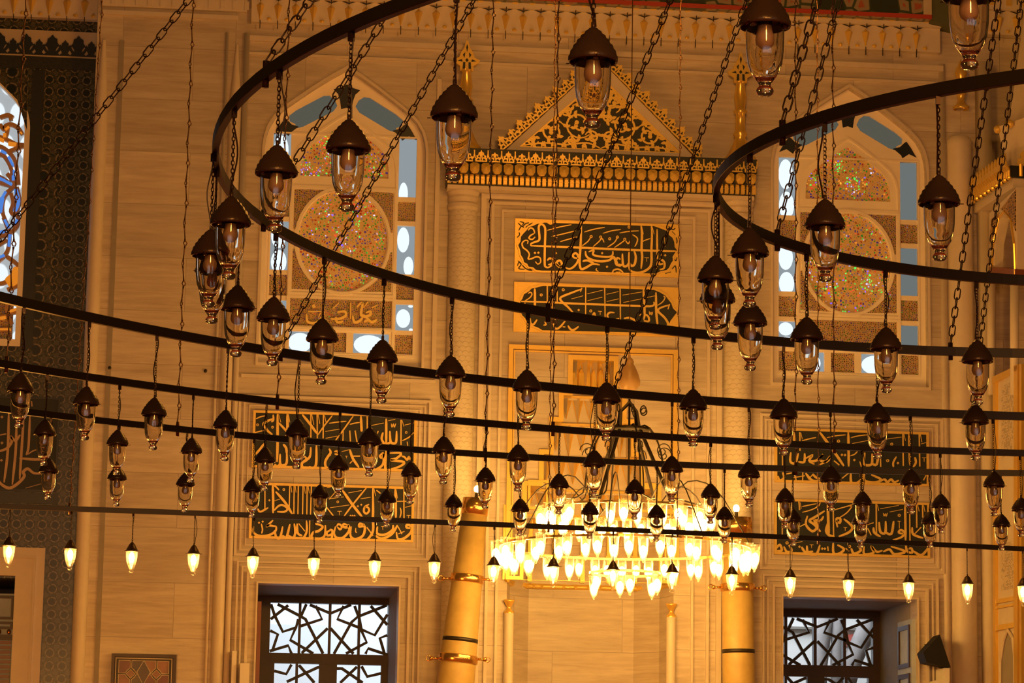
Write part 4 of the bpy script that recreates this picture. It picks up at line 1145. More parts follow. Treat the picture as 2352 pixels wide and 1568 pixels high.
PBk = [(34, 285, 150, 285, 425), (34, 390, 75, 395, 250, 395, 465), (22, 400, 80, 440, 110, 475, 150), (32, 620, 75, 612, 410), (32, 680, 75, 675, 470), (32, 736, 80, 730, 490), (32, 800, 80, 792, 490), (32, 855, 85, 850, 490), (32, 912, 100, 900, 490), (16, 635, 85, 648, 180), (16, 694, 85, 705, 180), (16, 815, 90, 830, 195), (16, 868, 90, 885, 190),
      (34, 430, 170, 560, 320, 655, 475), (28, 410, 425, 460, 370, 520, 350, 590, 400, 545, 442, 450, 440), (26, 190, 400, 222, 442, 330, 385), (16, 400, 297, 490, 270), (16, 1150, 267, 1350, 240), (16, 1165, 387, 1425, 350), (16, 1410, 187, 1590, 155), (16, 1575, 267, 1712, 245), (16, 1120, 117, 1172, 108), (16, 2180, 382, 2270, 358),
      (36, 1330, 150, 1470, 350, 1600, 515), (22, 1662, 110, 1470, 345, 1350, 505), (34, 1100, 360, 1215, 505), (20, 1240, 170, 1150, 275), ('r', 540, 142, 1268, 308), ('d', 345, 287, 1540, 367, 1585, 347, 1440, 497, 1468, 497, 1495, 497, 205, 590, 255, 575), (14, 1262, 435, 1322, 435), (14, 1290, 435, 1290, 488), (14, 2198, 490, 2250, 490), (14, 2225, 490, 2225, 528),
      (28, 1692, 340, 1635, 375, 1620, 435, 1655, 468, 1692, 425, 1672, 380, 1635, 385), (34, 1742, 120, 1745, 400, 1742, 520, 1745, 690, 1700, 780, 1640, 832), (16, 1756, 125, 1780, 230), (34, 1790, 150, 1845, 195), (34, 2045, 130, 2050, 330, 2052, 530), (16, 2056, 140, 2075, 260), (34, 2160, 120, 2162, 530), (28, 2050, 302, 2195, 300), (18, 2110, 385, 2124, 450, 2105, 525),
      (24, 85, 540, 95, 680, 85, 775), (32, 135, 640, 128, 715, 200, 765, 330, 760, 425, 705, 440, 640), (30, 440, 640, 330, 625, 310, 640, 395, 555), (20, 235, 600, 252, 680, 240, 735), (32, 415, 690, 440, 790, 490, 790, 525, 640), (32, 520, 760, 575, 785, 622, 610), (32, 600, 760, 665, 792, 695, 720, 680, 600), (30, 720, 600, 728, 730, 790, 765), (28, 740, 600, 825, 705), (30, 845, 560, 850, 700, 805, 790, 735, 800),
      (32, 890, 560, 885, 805), (34, 955, 600, 1065, 640, 1010, 700, 940, 720, 915, 785, 1000, 812, 1090, 765, 1100, 620), (30, 1172, 690, 1122, 718, 1130, 762, 1190, 742, 1192, 690, 1158, 680), (30, 1192, 740, 1180, 805, 1100, 800), (34, 1392, 620, 1350, 605, 1340, 642, 1392, 652, 1412, 620, 1420, 700, 1340, 790, 1255, 792, 1218, 735, 1240, 640), (28, 1262, 645, 1300, 682, 1322, 640, 1280, 608, 1252, 640),
      (34, 1632, 620, 1568, 600, 1560, 642, 1632, 640, 1610, 760, 1505, 812, 1440, 765, 1450, 640), (15, 1512, 660, 1508, 710, 1528, 722), (32, 1660, 650, 1745, 765), (34, 1805, 640, 1800, 735, 1900, 752, 2005, 690, 2015, 620), (34, 1770, 760, 1865, 805, 2000, 740, 2075, 620), (14, 1855, 640, 1892, 640), (14, 1874, 640, 1876, 685), (30, 2080, 640, 2135, 742), (34, 2060, 715, 2080, 805, 2160, 802, 2255, 720, 2262, 640, 2205, 618, 2198, 655, 2262, 662), (24, 2085, 740, 2170, 705)]
plaque(.345, 4.875, 2.182, 5.485, KB_, w3, PBk, 'lower dark calligraphy plaque above the left lower window')
KR_ = crop(1760, 970, 4.9, WY - .03)
w5_ = .00495 / 4.9
PR = [(28, 315, 110, 312, 200, 310, 260), (28, 376, 110, 378, 320), (12, 388, 118, 404, 190), (30, 600, 110, 690, 230, 790, 370, 872, 490), (28, 921, 110, 925, 300, 926, 495), (28, 1536, 125, 1540, 490), (28, 1606, 130, 1612, 280, 1615, 485), (28, 1720, 125, 1726, 495), (13, 1548, 132, 1565, 205), (13, 1732, 132, 1750, 222),
      (13, 400, 207, 480, 185, 560, 170), (13, 680, 172, 785, 150, 892, 140), (13, 950, 172, 1040, 150, 1142, 140), (13, 965, 237, 1160, 200), (13, 1350, 187, 1520, 165), (13, 1740, 242, 1802, 225), ('r', 812, 210, 1410, 245, 1365, 430), (12, 1752, 397, 1798, 397), (12, 1775, 397, 1775, 442), ('d', 850, 365, 885, 367, 990, 422, 1480, 457),
      (20, 1462, 385, 1428, 450, 1430, 502), (24, 1670, 390, 1682, 450, 1652, 502), (28, 1108, 340, 1098, 460, 1145, 482, 1188, 460, 1190, 350), (28, 1190, 465, 1240, 472, 1262, 350), (28, 1282, 350, 1286, 500), (14, 945, 375, 990, 360, 1025, 325), (26, 180, 330, 182, 505), (26, 275, 335, 270, 440, 325, 455, 360, 345), (26, 360, 440, 425, 445, 430, 345), (28, 440, 405, 520, 368, 480, 430, 560, 430, 640, 362, 592, 420, 680, 440, 722, 378, 665, 440, 600, 475), (26, 480, 445, 540, 470), (26, 760, 430, 820, 480), (22, 1050, 440, 1070, 500),
      (28, 182, 560, 200, 620, 150, 655, 128, 600), (26, 225, 580, 300, 565), (26, 312, 560, 335, 655), (26, 410, 560, 408, 655), (24, 300, 622, 430, 600), (28, 440, 570, 520, 655, 640, 652), (24, 520, 578, 560, 620, 605, 632), (26, 850, 630, 925, 570), (28, 950, 570, 958, 680, 1045, 665, 1095, 570), (28, 1112, 570, 1108, 655, 1220, 675, 1290, 642, 1180, 588), (26, 1290, 660, 1330, 640, 1362, 672, 1402, 640, 1440, 672, 1490, 650), (22, 1768, 650, 1805, 578), (24, 520, 590, 470, 640)]
plaque(6.375, 5.685, 8.172, 6.295, KR_, w5_, PR, 'upper dark calligraphy plaque under the right arched window')
PR2 = [(28, 366, 890, 374, 985), (12, 380, 900, 392, 970), (30, 690, 910, 696, 1100, 702, 1272), (26, 752, 985, 756, 1275), (30, 1236, 915, 1238, 1272), (26, 1560, 930, 1564, 1130, 1566, 1335), (26, 1612, 955, 1616, 1335), (28, 1690, 920, 1692, 1185), (28, 1756, 915, 1760, 1070), (13, 1248, 925, 1265, 995), (13, 1703, 930, 1720, 1000), (13, 1768, 932, 1784, 1005),
       (13, 400, 947, 480, 930, 562, 915), (13, 405, 1010, 500, 985, 580, 945, 608, 900), (13, 735, 992, 920, 940, 962, 925, 940, 950), (14, 815, 1075, 900, 1020, 965, 945), (13, 1280, 972, 1490, 933), (13, 1388, 1007, 1535, 978), (28, 462, 1050, 445, 1150, 520, 1225, 575, 1165, 540, 1105, 612, 1100, 642, 1055), (28, 655, 995, 540, 1068, 485, 1105, 540, 1150, 610, 1230), (28, 705, 1100, 672, 1210, 700, 1265, 765, 1285), (26, 785, 1105, 825, 1132, 832, 1085, 788, 1085, 800, 1180), (28, 870, 1085, 965, 1170, 930, 1235, 815, 1282),
       ('r', 580, 1130, 1495, 1045, 232, 1355, 935, 1395), (12, 868, 1180, 906, 1182), (12, 887, 1182, 888, 1218), (28, 1268, 1120, 1282, 1230, 1338, 1240, 1342, 1108), (28, 1332, 1230, 1405, 1255, 1432, 1108), (24, 1425, 1225, 1375, 1262), (26, 1205, 1180, 1215, 1240, 1285, 1285), (12, 1316, 1020, 1326, 1052, 1340, 1028, 1348, 1055, 1362, 1018), (12, 1478, 1110, 1512, 1112), (12, 1495, 1112, 1496, 1192), (26, 1545, 1252, 1490, 1240, 1512, 1208, 1552, 1242, 1520, 1290, 1425, 1322), (26, 1640, 1178, 1652, 1258, 1765, 1302), (24, 1742, 1178, 1650, 1272), (22, 1130, 1152, 1205, 1128), (24, 1140, 1190, 1180, 1270),
       (26, 180, 1130, 178, 1260), (24, 380, 1170, 440, 1140), (28, 105, 1425, 150, 1375, 172, 1440, 118, 1442), (26, 195, 1395, 230, 1455, 285, 1442, 252, 1378), (14, 275, 1362, 405, 1340), ('d', 372, 1398, 628, 1420, 658, 1420), (28, 395, 1400, 440, 1460, 525, 1450), (28, 455, 1385, 470, 1470, 560, 1485, 602, 1378), (12, 488, 1375, 528, 1377), (12, 507, 1377, 508, 1412), (26, 690, 1395, 696, 1445), (28, 752, 1355, 756, 1470, 820, 1475, 872, 1425, 800, 1378), (26, 892, 1415, 930, 1450), (28, 955, 1415, 985, 1475, 1062, 1440, 1035, 1395), (28, 1100, 1395, 1100, 1480, 1205, 1465, 1180, 1395, 1240, 1455, 1305, 1440), (28, 1315, 1455, 1385, 1428, 1440, 1482, 1565, 1452, 1400, 1395), (26, 1570, 1355, 1580, 1445, 1640, 1465, 1632, 1418, 1590, 1422), (28, 1650, 1445, 1745, 1492, 1835, 1395)]
plaque(6.37, 4.85, 8.175, 5.47, KR_, w5_, PR2, 'lower dark calligraphy plaque above the right lower window')
# tile inscription on the left
K7 = crop(0, 820, 4.127, TY)
x1 = K7(560, 700)[0]; za, zb = K7(400, 385)[1], K7(400, 1275)[1]
ti = empty('tile_inscription', (x1 - 1, TY, zb), 'dark tile inscription panel with pale lettering behind hanging lamps at left edge', 'tile panel')
MB().box(-5, TY - .02, zb, x1, TY - .002, za).build('dark_field', GREEN, ti)
mb = MB(); molding(mb, -5.2, zb, x1, za, .02, TY - .03, TY - .002); mb.box(-5, TY - .03, zb - .14, x1 + .02, TY - .002, zb - .02)
mb.build('border', BORDER, ti)
mb = MB()
strokes(mb, K7, [(26, 85, 520, 75, 900, 40, 1190), (26, 158, 640, 150, 900, 118, 1210), (26, 225, 590, 205, 900, 188, 1160), (24, 285, 550, 272, 850, 250, 930), (24, -40, 750, 60, 730), (28, -40, 900, 60, 872, 112, 805, 100, 755, 150, 795, 192, 738), (30, -20, 1150, 0, 1190, 40, 1225, 100, 1242, 180, 1192, 232, 1130, 222, 1090, 265, 1060, 320, 1100, 400, 1105), (12, 265, 925, 330, 885, 440, 870), (26, 185, 960, 330, 972, 450, 965), (24, 300, 420, 305, 470), ('d', 20, 570, 20, 815, 15, 980), (12, 240, 1245, 400, 1200)], TY - .02, .0046 / 4.127)
mb.build('lettering', principled('sand_glaze', (.50, .33, .17), .4), ti)
mb = MB()
for i in range(14):
    q = K7(8 + i * 40, 1355)
    mb.box(q[0] - .012, TY - .024, q[1] - .02, q[0] + .012, TY, q[1] + .02)
mb.build('pale_squares', PALEP, ti)

# nested mouldings around plaques and lower windows
for i, (x0, x1, ztop) in enumerate(((.17, 2.37, 6.50), (6.19, 8.36, 6.47))):
    mb = MB()
    molding(mb, x0, 4.66, x1, ztop, .03, WY - .04, WY + .005); molding(mb, x0 + .06, 4.72, x1 - .06, ztop - .06, .02, WY - .025, WY + .005); molding(mb, x0 + .12, 4.78, x1 - .12, ztop - .11, .015, WY - .018, WY + .005)
    struct('trim_%d' % (21 + i), mb, STONE, 'stepped moulding around the %s pair of plaques' % ('left', 'right')[i])
for i, (x0, x1) in enumerate(((.455, 2.045), (6.465, 8.035))):
    mb = MB()
    for g, w_, d in ((.0, .02, .03), (.10, .03, .05), (.17, .02, .03), (.225, .02, .06)):
        molding(mb, x0 - g - w_, -.5, x1 + g + w_, 4.36 + g + w_, w_, WY - d, WY + .005)
    struct('trim_%d' % (23 + i), mb, STONE, 'stepped marble surround of the %s lower window' % ('left', 'right')[i])

# ------------------------------------------------------------------ giant candles, picture, loudspeaker, posts
def candle(top, bot, r0, r1, bands, marks, label, D, lit):
    a, b = U(*bot, D), U(*top, D)
    d = (b - a).normalized()
    base = a - d * 2.2
    root = empty('giant_candle', base, label, 'candle', 'giant candles beside the niche')
    ra = r0 + (r0 - r1) * 2.2 / (b - a).length
    MB().tube([base, a, b], [ra, r0, r1], 24).build('wax_shaft', WAX, root, True)
    at = lambda py: a + (b - a) * ((bot[1] - py) / (bot[1] - top[1]))
    rad = lambda py: r0 + (r1 - r0) * (bot[1] - py) / (bot[1] - top[1])
    for py, pins in bands:
        mb = MB(); c = at(py); r = rad(py)
        mb.tube([c - d * .045, c - d * .035, c + d * .035, c + d * .045], [r + .012, r + .02, r + .02, r + .012], 24)
        for s in (-1, 1):
            e = c + Vector((s * (r + .02), 0, 0)); f = c + Vector((s * (r + .095), 0, 0))
            mb.tube([e, f], .014, 8); mb.ball(f, .026, 8, 6)
            mb.tube([f + Vector((s * .03 + .03 * math.cos(t * PI / 4), 0, .03 * math.sin(t * PI / 4))) for t in range(8)], .006, 5, True)
        mb.build('brass_band', BRASS, root, True)
    for py in marks:
        c = at(py); r = rad(py)
        MB().tube([c - d * .022, c + d * .022], r + .004, 24).build('dark_band', IRON, root, True)
    c = at(top[1])
    MB().tube([c - d * .02, c + d * .16], [rad(top[1]) + .006] * 2, 24).build('brass_cap', BRASS, root, True)
    c = b + d * .17
    MB().tube([c, c + d * .07], .02, 8).build('lamp_socket', IRON, root)
    MB().ball(c + d * .10, .036, 10, 8, 1.2).build('bulb', BULBF, root, True)
candle((1090, 1178), (1046, 1568), .212, .142, [(1330, 1), (1513, 1)], [1470], 'leaning giant yellow candle with brass bands left of the niche', 31.3, True)
candle((1692, 1222), (1697, 1568), .182, .172, [(1350, 1)], [1496], 'upright giant yellow candle right of the niche behind the lit chandelier', 31.3, True)

x0, zt_, x1 = U(257, 1502, WY).x, U(330, 1502, WY).z, U(406, 1502, WY).x
pc = empty('stone_mosaic', ((x0 + x1) / 2, WY, zt_ - 1.0), 'dark framed panel of coloured stones on the wall below the lamps at left', 'mosaic panel')
fr = MB(); molding(fr, x0, zt_ - 1.05, x1, zt_, .035, WY - .05, WY); fr.build('frame', WOOD, pc)
fr = MB(); molding(fr, x0 + .045, zt_ - 1.0, x1 - .045, zt_ - .045, .01, WY - .045, WY); fr.build('inner_border', PALEP, pc)
MB().box(x0 + .03, WY - .03, zt_ - 1.02, x1 - .03, WY, zt_ - .03).build('ground', IRON, pc)
stones = [principled('stone_' + n, c, .35, vary=.5) for n, c in (('oxblood', (.15, .04, .025)), ('olive', (.09, .065, .03)), ('amber', (.24, .10, .04)), ('umber', (.055, .03, .018)))]
ax0, ax1 = x0 + .075, x1 - .075
cw = (ax1 - ax0) / 4
mb = MB(); out = MB()
for r in range(6):
    for c in range(4):
        z1 = zt_ - .075 - r * .155; z0 = z1 - .14
        xa, xb = ax0 + c * cw + .008, ax0 + (c + 1) * cw - .008
        cut = .055
        dx = 1 if c in (0, 2) else -1; dz = -1 if r % 2 == 0 else 1
        P_ = rect(xa, z0, xb, z1)
        ci = (2 if dz < 0 else 3)
        i = [k for k, p in enumerate(P_) if p[0] == (xb if dx > 0 else xa) and p[1] == (z0 if dz < 0 else z1)][0]
        p, pa, pb = P_[i], P_[i - 1], P_[(i + 1) % 4]
        u = lambda a, b, t: (a[0] + (b[0] - a[0]) * t, a[1] + (b[1] - a[1]) * t)
        q1, q2 = u(p, pa, .42), u(p, pb, .42)
        mid = u(u(q1, q2, .5), p, -.12)
        P_[i:i + 1] = [q1, mid, q2]
        mb.cur = (c * 3 + r * 2 + (c == 3)) % 4
        mb.plate(P_, [], WY - .042, WY - .02)
        out.ribbon(P_, .009, WY - .046, WY - .02, 1, 1, True)
    if r % 2 == 0:
        zc = z0 - .0075
        for xc, h in ((ax0 + cw, .05), (ax0 + 3 * cw, .05)):
            P_ = [(xc - h, zc), (xc, zc - h), (xc + h, zc), (xc, zc + h)]
            mb.cur = 2; mb.plate(P_, [], WY - .044, WY - .02); out.ribbon(P_, .009, WY - .047, WY - .02, 1, 1, True)
        xc = ax0 + 2 * cw; P_ = [(xc - .075, zc + .02), (xc, zc - .12), (xc + .075, zc + .02), (xc, zc + .15)]
        mb.cur = 3; mb.plate(P_, [], WY - .05, WY - .02); out.ribbon(P_, .010, WY - .053, WY - .02, 1, 1, True)
mb.build('stone_inlay', stones, pc)
out.build('pale_fillets', PALEP, pc)

KS = crop(1700, 1240, 3.6074, 31.55)
sp_ = empty('loudspeaker', (KS(1745, 1160)[0], 31.6, KS(1700, 1165)[1]), 'black wedge-shaped loudspeaker on a white bracket beside the right lower window', 'loudspeaker')
P_ = [KS(*p) for p in ((1745, 1055), (1655, 782), (1518, 930), (1546, 1012))]
if sum(P_[i][0] * P_[(i + 1) % 4][1] - P_[(i + 1) % 4][0] * P_[i][1] for i in range(4)) < 0: P_ = P_[::-1]
MB().plate(P_, [], 31.55, 31.85).build('cabinet', BLACK, sp_)
mb = MB(); a, b = KS(1702, 1168), KS(1744, 1058); mb.box(a[0], 31.6, a[1], b[0], 31.985, b[1])
a, b = KS(1645, 1185), KS(1738, 1160); mb.box(a[0], 31.58, a[1], b[0], 31.985, b[1]); mb.box((a[0] + b[0]) / 2 - .05, 31.7, 1.0, (a[0] + b[0]) / 2 + .05, 31.9, a[1])
mb.build('bracket', WHITE, sp_)
mb = MB()
for p, q in (((1590, 855), (1535, 865)), ((1640, 800), (1618, 795))):
    a, b = KS(*p), KS(*q); mb.tube([(a[0], 31.6, a[1]), (b[0], 31.6, b[1])], .006, 5)
mb.build('wire_stub', IRON, sp_)
a, b = U(531, 1568, 31.9), U(544, 1495, 31.9)
mb = MB().box(a.x, 31.86, 1.0, b.x, 31.96, b.z)
tag(mb.build('white_post', WHITE, None, False, ((a.x + b.x) / 2, 31.9, 1.0)), 'narrow white post against the wall left of the left lower window', 'post')
a, b = U(550, 1568, 31.9), U(573, 1524, 31.9)
mb = MB().box(a.x, 31.8, 1.0, b.x, 31.98, b.z)
tag(mb.build('white_box', WHITE, None, False, ((a.x + b.x) / 2, 31.9, 1.0)), 'short white cabinet top between white post and left lower window', 'cabinet')
# tiny gilded plate and dark bolts on the wall
for i, (px_, py_) in enumerate(((252, 845), (472, 852))):
    p = U(px_, py_, WY)
    o = MB().lathe([(.0, 0), (.02, .0), (.02, .02), (.0, .03)], (0, 0, 0), 10)
    o.v = [(p.x + x, p.y - z, p.z + y) for x, y, z in o.v]
    tag(o.build('wall_bolt', IRON, None, False, p), ('dark bolt head in the marble nearest the tile wall', 'dark bolt head in the marble below the looped ring')[i], 'bolt')

# ------------------------------------------------------------------ pulpit at the right edge
A2 = U(2252, 900, 31.85); B2 = U(2336, 900, 30.6)
A2.z = B2.z = 0
def UP(px, py):
    d = ray(px, py)
    e = B2 - A2
    # intersection of the ray with the vertical plane through A2,B2
    t = (A2.x * e.y - A2.y * e.x) / (d.x * e.y - d.y * e.x)
    return Vector((d.x * t, d.y * t, d.z * t + EYE))
nrm = Vector((-(B2 - A2).y, (B2 - A2).x, 0)).normalized()
if nrm.y > 0: nrm = -nrm
pu = empty('pulpit', (B2.x, B2.y, 0), 'tall marble pulpit with gilded edges and arched canopy at the right edge', 'pulpit')
def slab(mb, pix, t0, t1):
    P_ = [UP(*p) for p in pix]
    n = len(P_)
    V = [p + nrm * t1 for p in P_] + [p + nrm * t0 for p in P_]
    F = [tuple(range(n)), tuple(range(2 * n - 1, n - 1, -1))] + [(i, i + n, (i + 1) % n + n, (i + 1) % n) for i in range(n)]
    return mb.add(V, F)
zt = UP(2300, 470).z
mb = MB()
def front(mb, z0, z1, off, ext=2.2):
    a, b = A2 + nrm * off, B2 + nrm * off
    b = b + (B2 - A2).normalized() * off
    c = b + Vector((ext, .25, 0))
    V = [(a.x, a.y, z0), (b.x, b.y, z0), (c.x, c.y, z0), (c.x, c.y + 1.2, z0), (a.x, a.y + .5, z0)]
    V = V + [(x, y, z1) for x, y, _ in V]
    return mb.add(V, [(0, 1, 6, 5), (1, 2, 7, 6), (2, 3, 8, 7), (3, 4, 9, 8), (4, 0, 5, 9), (5, 6, 7, 8, 9), (4, 3, 2, 1, 0)])
z1, z2, z3, z4 = UP(2290, 500).z, UP(2290, 455).z, UP(2290, 425).z, UP(2336, 355).z
zc0, zc1, zc2, zc3 = UP(2336, 428).z, UP(2336, 405).z, UP(2336, 378).z, UP(2336, 352).z
front(mb, zc0, zc1, .02); mb.build('canopy_beam', STONE, pu)
mb = MB(); front(mb, zc1, zc2, .06); mb.build('canopy_cornice', GREEN, pu)
te = MB(); cr2 = MB()
L_ = (B2 - A2).length; u_ = (B2 - A2).normalized()
for i in range(19):
    p = A2 + u_ * (L_ * (i + .5) / 18) + nrm * .07
    te.tube([(p.x, p.y, zc1 + .0), (p.x, p.y, zc1 + (zc2 - zc1) * .6), (p.x + nrm.x * .03, p.y + nrm.y * .03, zc2)], .022, 6)
    if i % 2 == 0: te.ball((p.x, p.y, zc1 - .005), .03, 8, 5)
te.build('gilded_teeth', GOLDB, pu); te = MB()
for i in range(14):
    p = B2 + u_ * .06 + Vector((i * .085 + .04, .01 * i, 0)) + Vector((0, -.07, 0))
    te.tube([(p.x, p.y, zc1), (p.x, p.y, zc2)], .022, 6)
te.build('gilded_teeth', GOLDB, pu)
for i in range(12):
    p = A2 + u_ * (L_ * (i + .5) / 12) + nrm * .10
    q = [(-.5, 0), (.5, 0), (.5, .4), (.25, .5), (.3, .8), (0, 1.1), (-.3, .8), (-.25, .5), (-.5, .4)]
    V = [Vector((p.x, p.y, zc2)) + u_ * (a * .10) + Vector((0, 0, b * .15)) for a, b in q]
    cr2.add(V + [v - nrm * .02 for v in V], [tuple(range(9)), tuple(range(17, 8, -1))] + [(j, j + 9, (j + 1) % 9 + 9, (j + 1) % 9) for j in range(9)])
cr2.build('gilded_cresting', GOLD, pu); cr2 = MB()
for i in range(7):
    p = B2 + Vector((i * .17 + .1, .01 * i - .10, 0))
    q = [(-.5, 0), (.5, 0), (.5, .4), (.25, .5), (.3, .8), (0, 1.1), (-.3, .8), (-.25, .5), (-.5, .4)]
    V = [Vector((p.x + a * .16, p.y, zc2 + b * .17)) for a, b in q]
    cr2.add(V + [v + Vector((0, .02, 0)) for v in V], [tuple(range(9)), tuple(range(17, 8, -1))] + [(j, j + 9, (j + 1) % 9 + 9, (j + 1) % 9) for j in range(9)])
cr2.build('gilded_cresting', GOLD, pu)
# arch of the left face
mb = MB()
slab(mb, [(2274, 640), (2283, 640), (2287, 560), (2300, 500), (2309, 487), (2322, 505), (2330, 560), (2333, 640), (2337, 640), (2336, 430), (2272, 490)], -.1, .0)
mb.build('arch_panel', STONE, pu)
mb = MB(); slab(mb, [(2300, 480), (2309, 470), (2334, 436), (2334, 530), (2322, 495)], -.02, .012); slab(mb, [(2275, 560), (2278, 505), (2296, 488), (2285, 530)], -.02, .012)
mb.build('pierced_spandrel', CARVED, pu)
ed = [UP(*p) + nrm * .01 for p in ((2279, 640), (2283, 560), (2296, 500), (2308, 485), (2323, 503), (2331, 560), (2334, 640))]
MB().tube(ed, .014, 6).build('gilded_arch_edge', GOLDB, pu)
mb = MB(); slab(mb, [(2288, 640), (2290, 560), (2300, 525), (2309, 515), (2322, 535), (2326, 640)], -.35, -.3); mb.build('inner_arch', STONE, pu)
mb = MB(); slab(mb, [(2276, 640), (2337, 640), (2337, 618), (2276, 612)], -.3, .02); mb.build('balcony_floor', WOODR, pu)
mb = MB()
for px_ in (2280, 2333): 
    a, b = UP(px_, 905), UP(px_, 640)
    mb.tube([(a.x, a.y + .05, a.z), (b.x, b.y + .05, b.z)], .05, 10)
mb.build('support_post', SHAFT, pu, True)
mb = MB(); slab(mb, [(2314, 640), (2330, 640), (2328, 830), (2320, 845), (2312, 850)], -.5, -.45); mb.build('gap_shade', BLACK, pu)  # black slab put in for the shade inside the gap
# lower stair wall
mb = MB(); slab(mb, [(2284, 1800), (2339, 1800), (2339, 838), (2284, 864)], -.25, -.02); mb.build('stair_wall', STONE, pu)
mb = MB()
slab(mb, [(2283, 1800), (2289, 1800), (2289, 866), (2283, 868)], -.03, .015)
slab(mb, [(2332, 1800), (2341, 1800), (2341, 836), (2332, 840)], -.03, .02)
slab(mb, [(2345, 1800), (2350, 1800), (2350, 836), (2345, 836)], -.03, .02)
slab(mb, [(2283, 882), (2283, 866), (2340, 838), (2340, 850)], -.03, .02)
mb.build('gilded_edges', GOLDB, pu)
mb = MB()
for a, b in ((1085, 1075), (1378, 1368), (1390, 1384), (1440, 1428)):
    slab(mb, [(2289, a + 8), (2333, a), (2333, b), (2289, b + 8)], -.03, .012)
mb.build('raised_rails', GOLD, pu)
mb = MB(); slab(mb, [(2298, 1050), (2326, 1040), (2326, 872), (2298, 888)], -.03, -.012); slab(mb, [(2298, 1355), (2328, 1350), (2328, 1240), (2298, 1250)], -.03, -.012)
mb.build('pierced_panel', floral_mat('cream_piercing', 30.0, (.62, .52, .38), (.70, .60, .45), (.10, .06, .03)), pu)
mb = MB(); slab(mb, [(2300, 1800), (2300, 1520), (2308, 1470), (2316, 1448), (2326, 1465), (2331, 1510), (2331, 1800)], -.03, -.01); mb.build('arched_recess', GREYSTONE, pu)
ed = [UP(*p) + nrm * .005 for p in ((2299, 1800), (2299, 1520), (2307, 1470), (2316, 1446), (2327, 1465), (2332, 1510), (2332, 1800))]
MB().tube(ed, .018, 6).build('recess_edge', STONE, pu)
# spire above the canopy
p = B2 + Vector((.55, .35, 0))
MB().lathe([(.62, zc2), (.58, zc2 + .25), (.62, zc2 + .5), (.64, zc2 + .55), (.50, zc2 + .6), (.42, zc2 + 1.1), (.3, zc2 + 1.9), (.1, zc2 + 3)], (p.x, p.y, 0), 8).build('spire', STONE, pu)
mb = MB()
for i in range(8):
    a = PI + i * PI / 7
    mb.ball((p.x + .63 * math.cos(a), p.y + .63 * math.sin(a), zc2 + .52), .05, 8, 6)
mb.build('spire_studs', GOLD, pu)

# ------------------------------------------------------------------ the lit chandelier before the niche
CY = 29.0
cc = U(1436, 1253, CY)
cx, cz = cc.x, cc.z
ch = empty('chandelier', (cx, CY, cz - .3), 'large lit two-tier chandelier with rows of glowing glass cups before the niche', 'chandelier')
def hoop(r, z, wr, h, mat, name):
    mb = MB()
    pr = [(r - wr, z - h), (r + wr, z - h), (r + wr, z + h), (r - wr, z + h), (r - wr, z - h)]
    return mb.lathe(pr, (cx, CY, 0), 64).build(name, mat, ch)
zu = U(1448, 1168, CY).z
R1, R2, R3 = 1.30, .855, .36
z3_ = U(1425, 1312, CY).z
for r, z, nm in ((R1, cz, 'lower_hoop'), (R2, zu, 'upper_hoop'), (R3, z3_, 'bottom_hoop')):
    hoop(r, z - .02, .012, .012, BRASS, nm)
cup = MB().lathe([(.056, .0), (.060, .004), (.053, -.01), (.050, -.10), (.044, -.15), (.030, -.20), (.012, -.225), (.014, -.24), (.0, -.248)], (0, 0, 0), 14)
bulb = MB().ball((0, 0, -.135), .035, 10, 7, 1.7)
proto = None
for r, z, n in ((R1, cz, 54), (R2, zu, 38), (R3, z3_, 6)):
    for i in range(n):
        a = 2 * PI * (i + .5) / n
        rj = r + (.05 if i % 2 else -.04) * (r > .5) + random.uniform(-.015, .015)
        loc = (cx + rj * math.cos(a), CY + rj * math.sin(a), z + (.0 if i % 2 else -.03) + random.uniform(-.012, .012))
        if proto is None:
            proto = cup.build('glass_cup', GLASSLIT, None, True); proto.parent = ch
            pb = bulb.build('bulb', BULB, None, True); pb.parent = proto
            c = proto
        else:
            c = proto.copy(); C.objects.link(c)
            b = pb.copy(); C.objects.link(b); b.parent = c
        c.location = Vector(loc) - ch.location
KCH = lambda px, py: U(px, py, CY)
mb = MB()
top = KCH(1446, 905)
mb.tube([KCH(1443, 1180), top], .012, 6)
for s in (-1, 1):
    for dy in (-.10, .10):
        a = KCH(1443 + s * 18, 945); b = KCH(1443 + s * 22, 985); e = KCH(1443 + s * 88, 1180)
        mb.tube([(top.x, CY, a.z + .1), (a.x, CY + dy * .3, a.z), (b.x, CY + dy, b.z)], .018, 6)
        mb.tube([(b.x, CY + dy, b.z), (e.x, CY + dy * 5, e.z)], .020, 6)
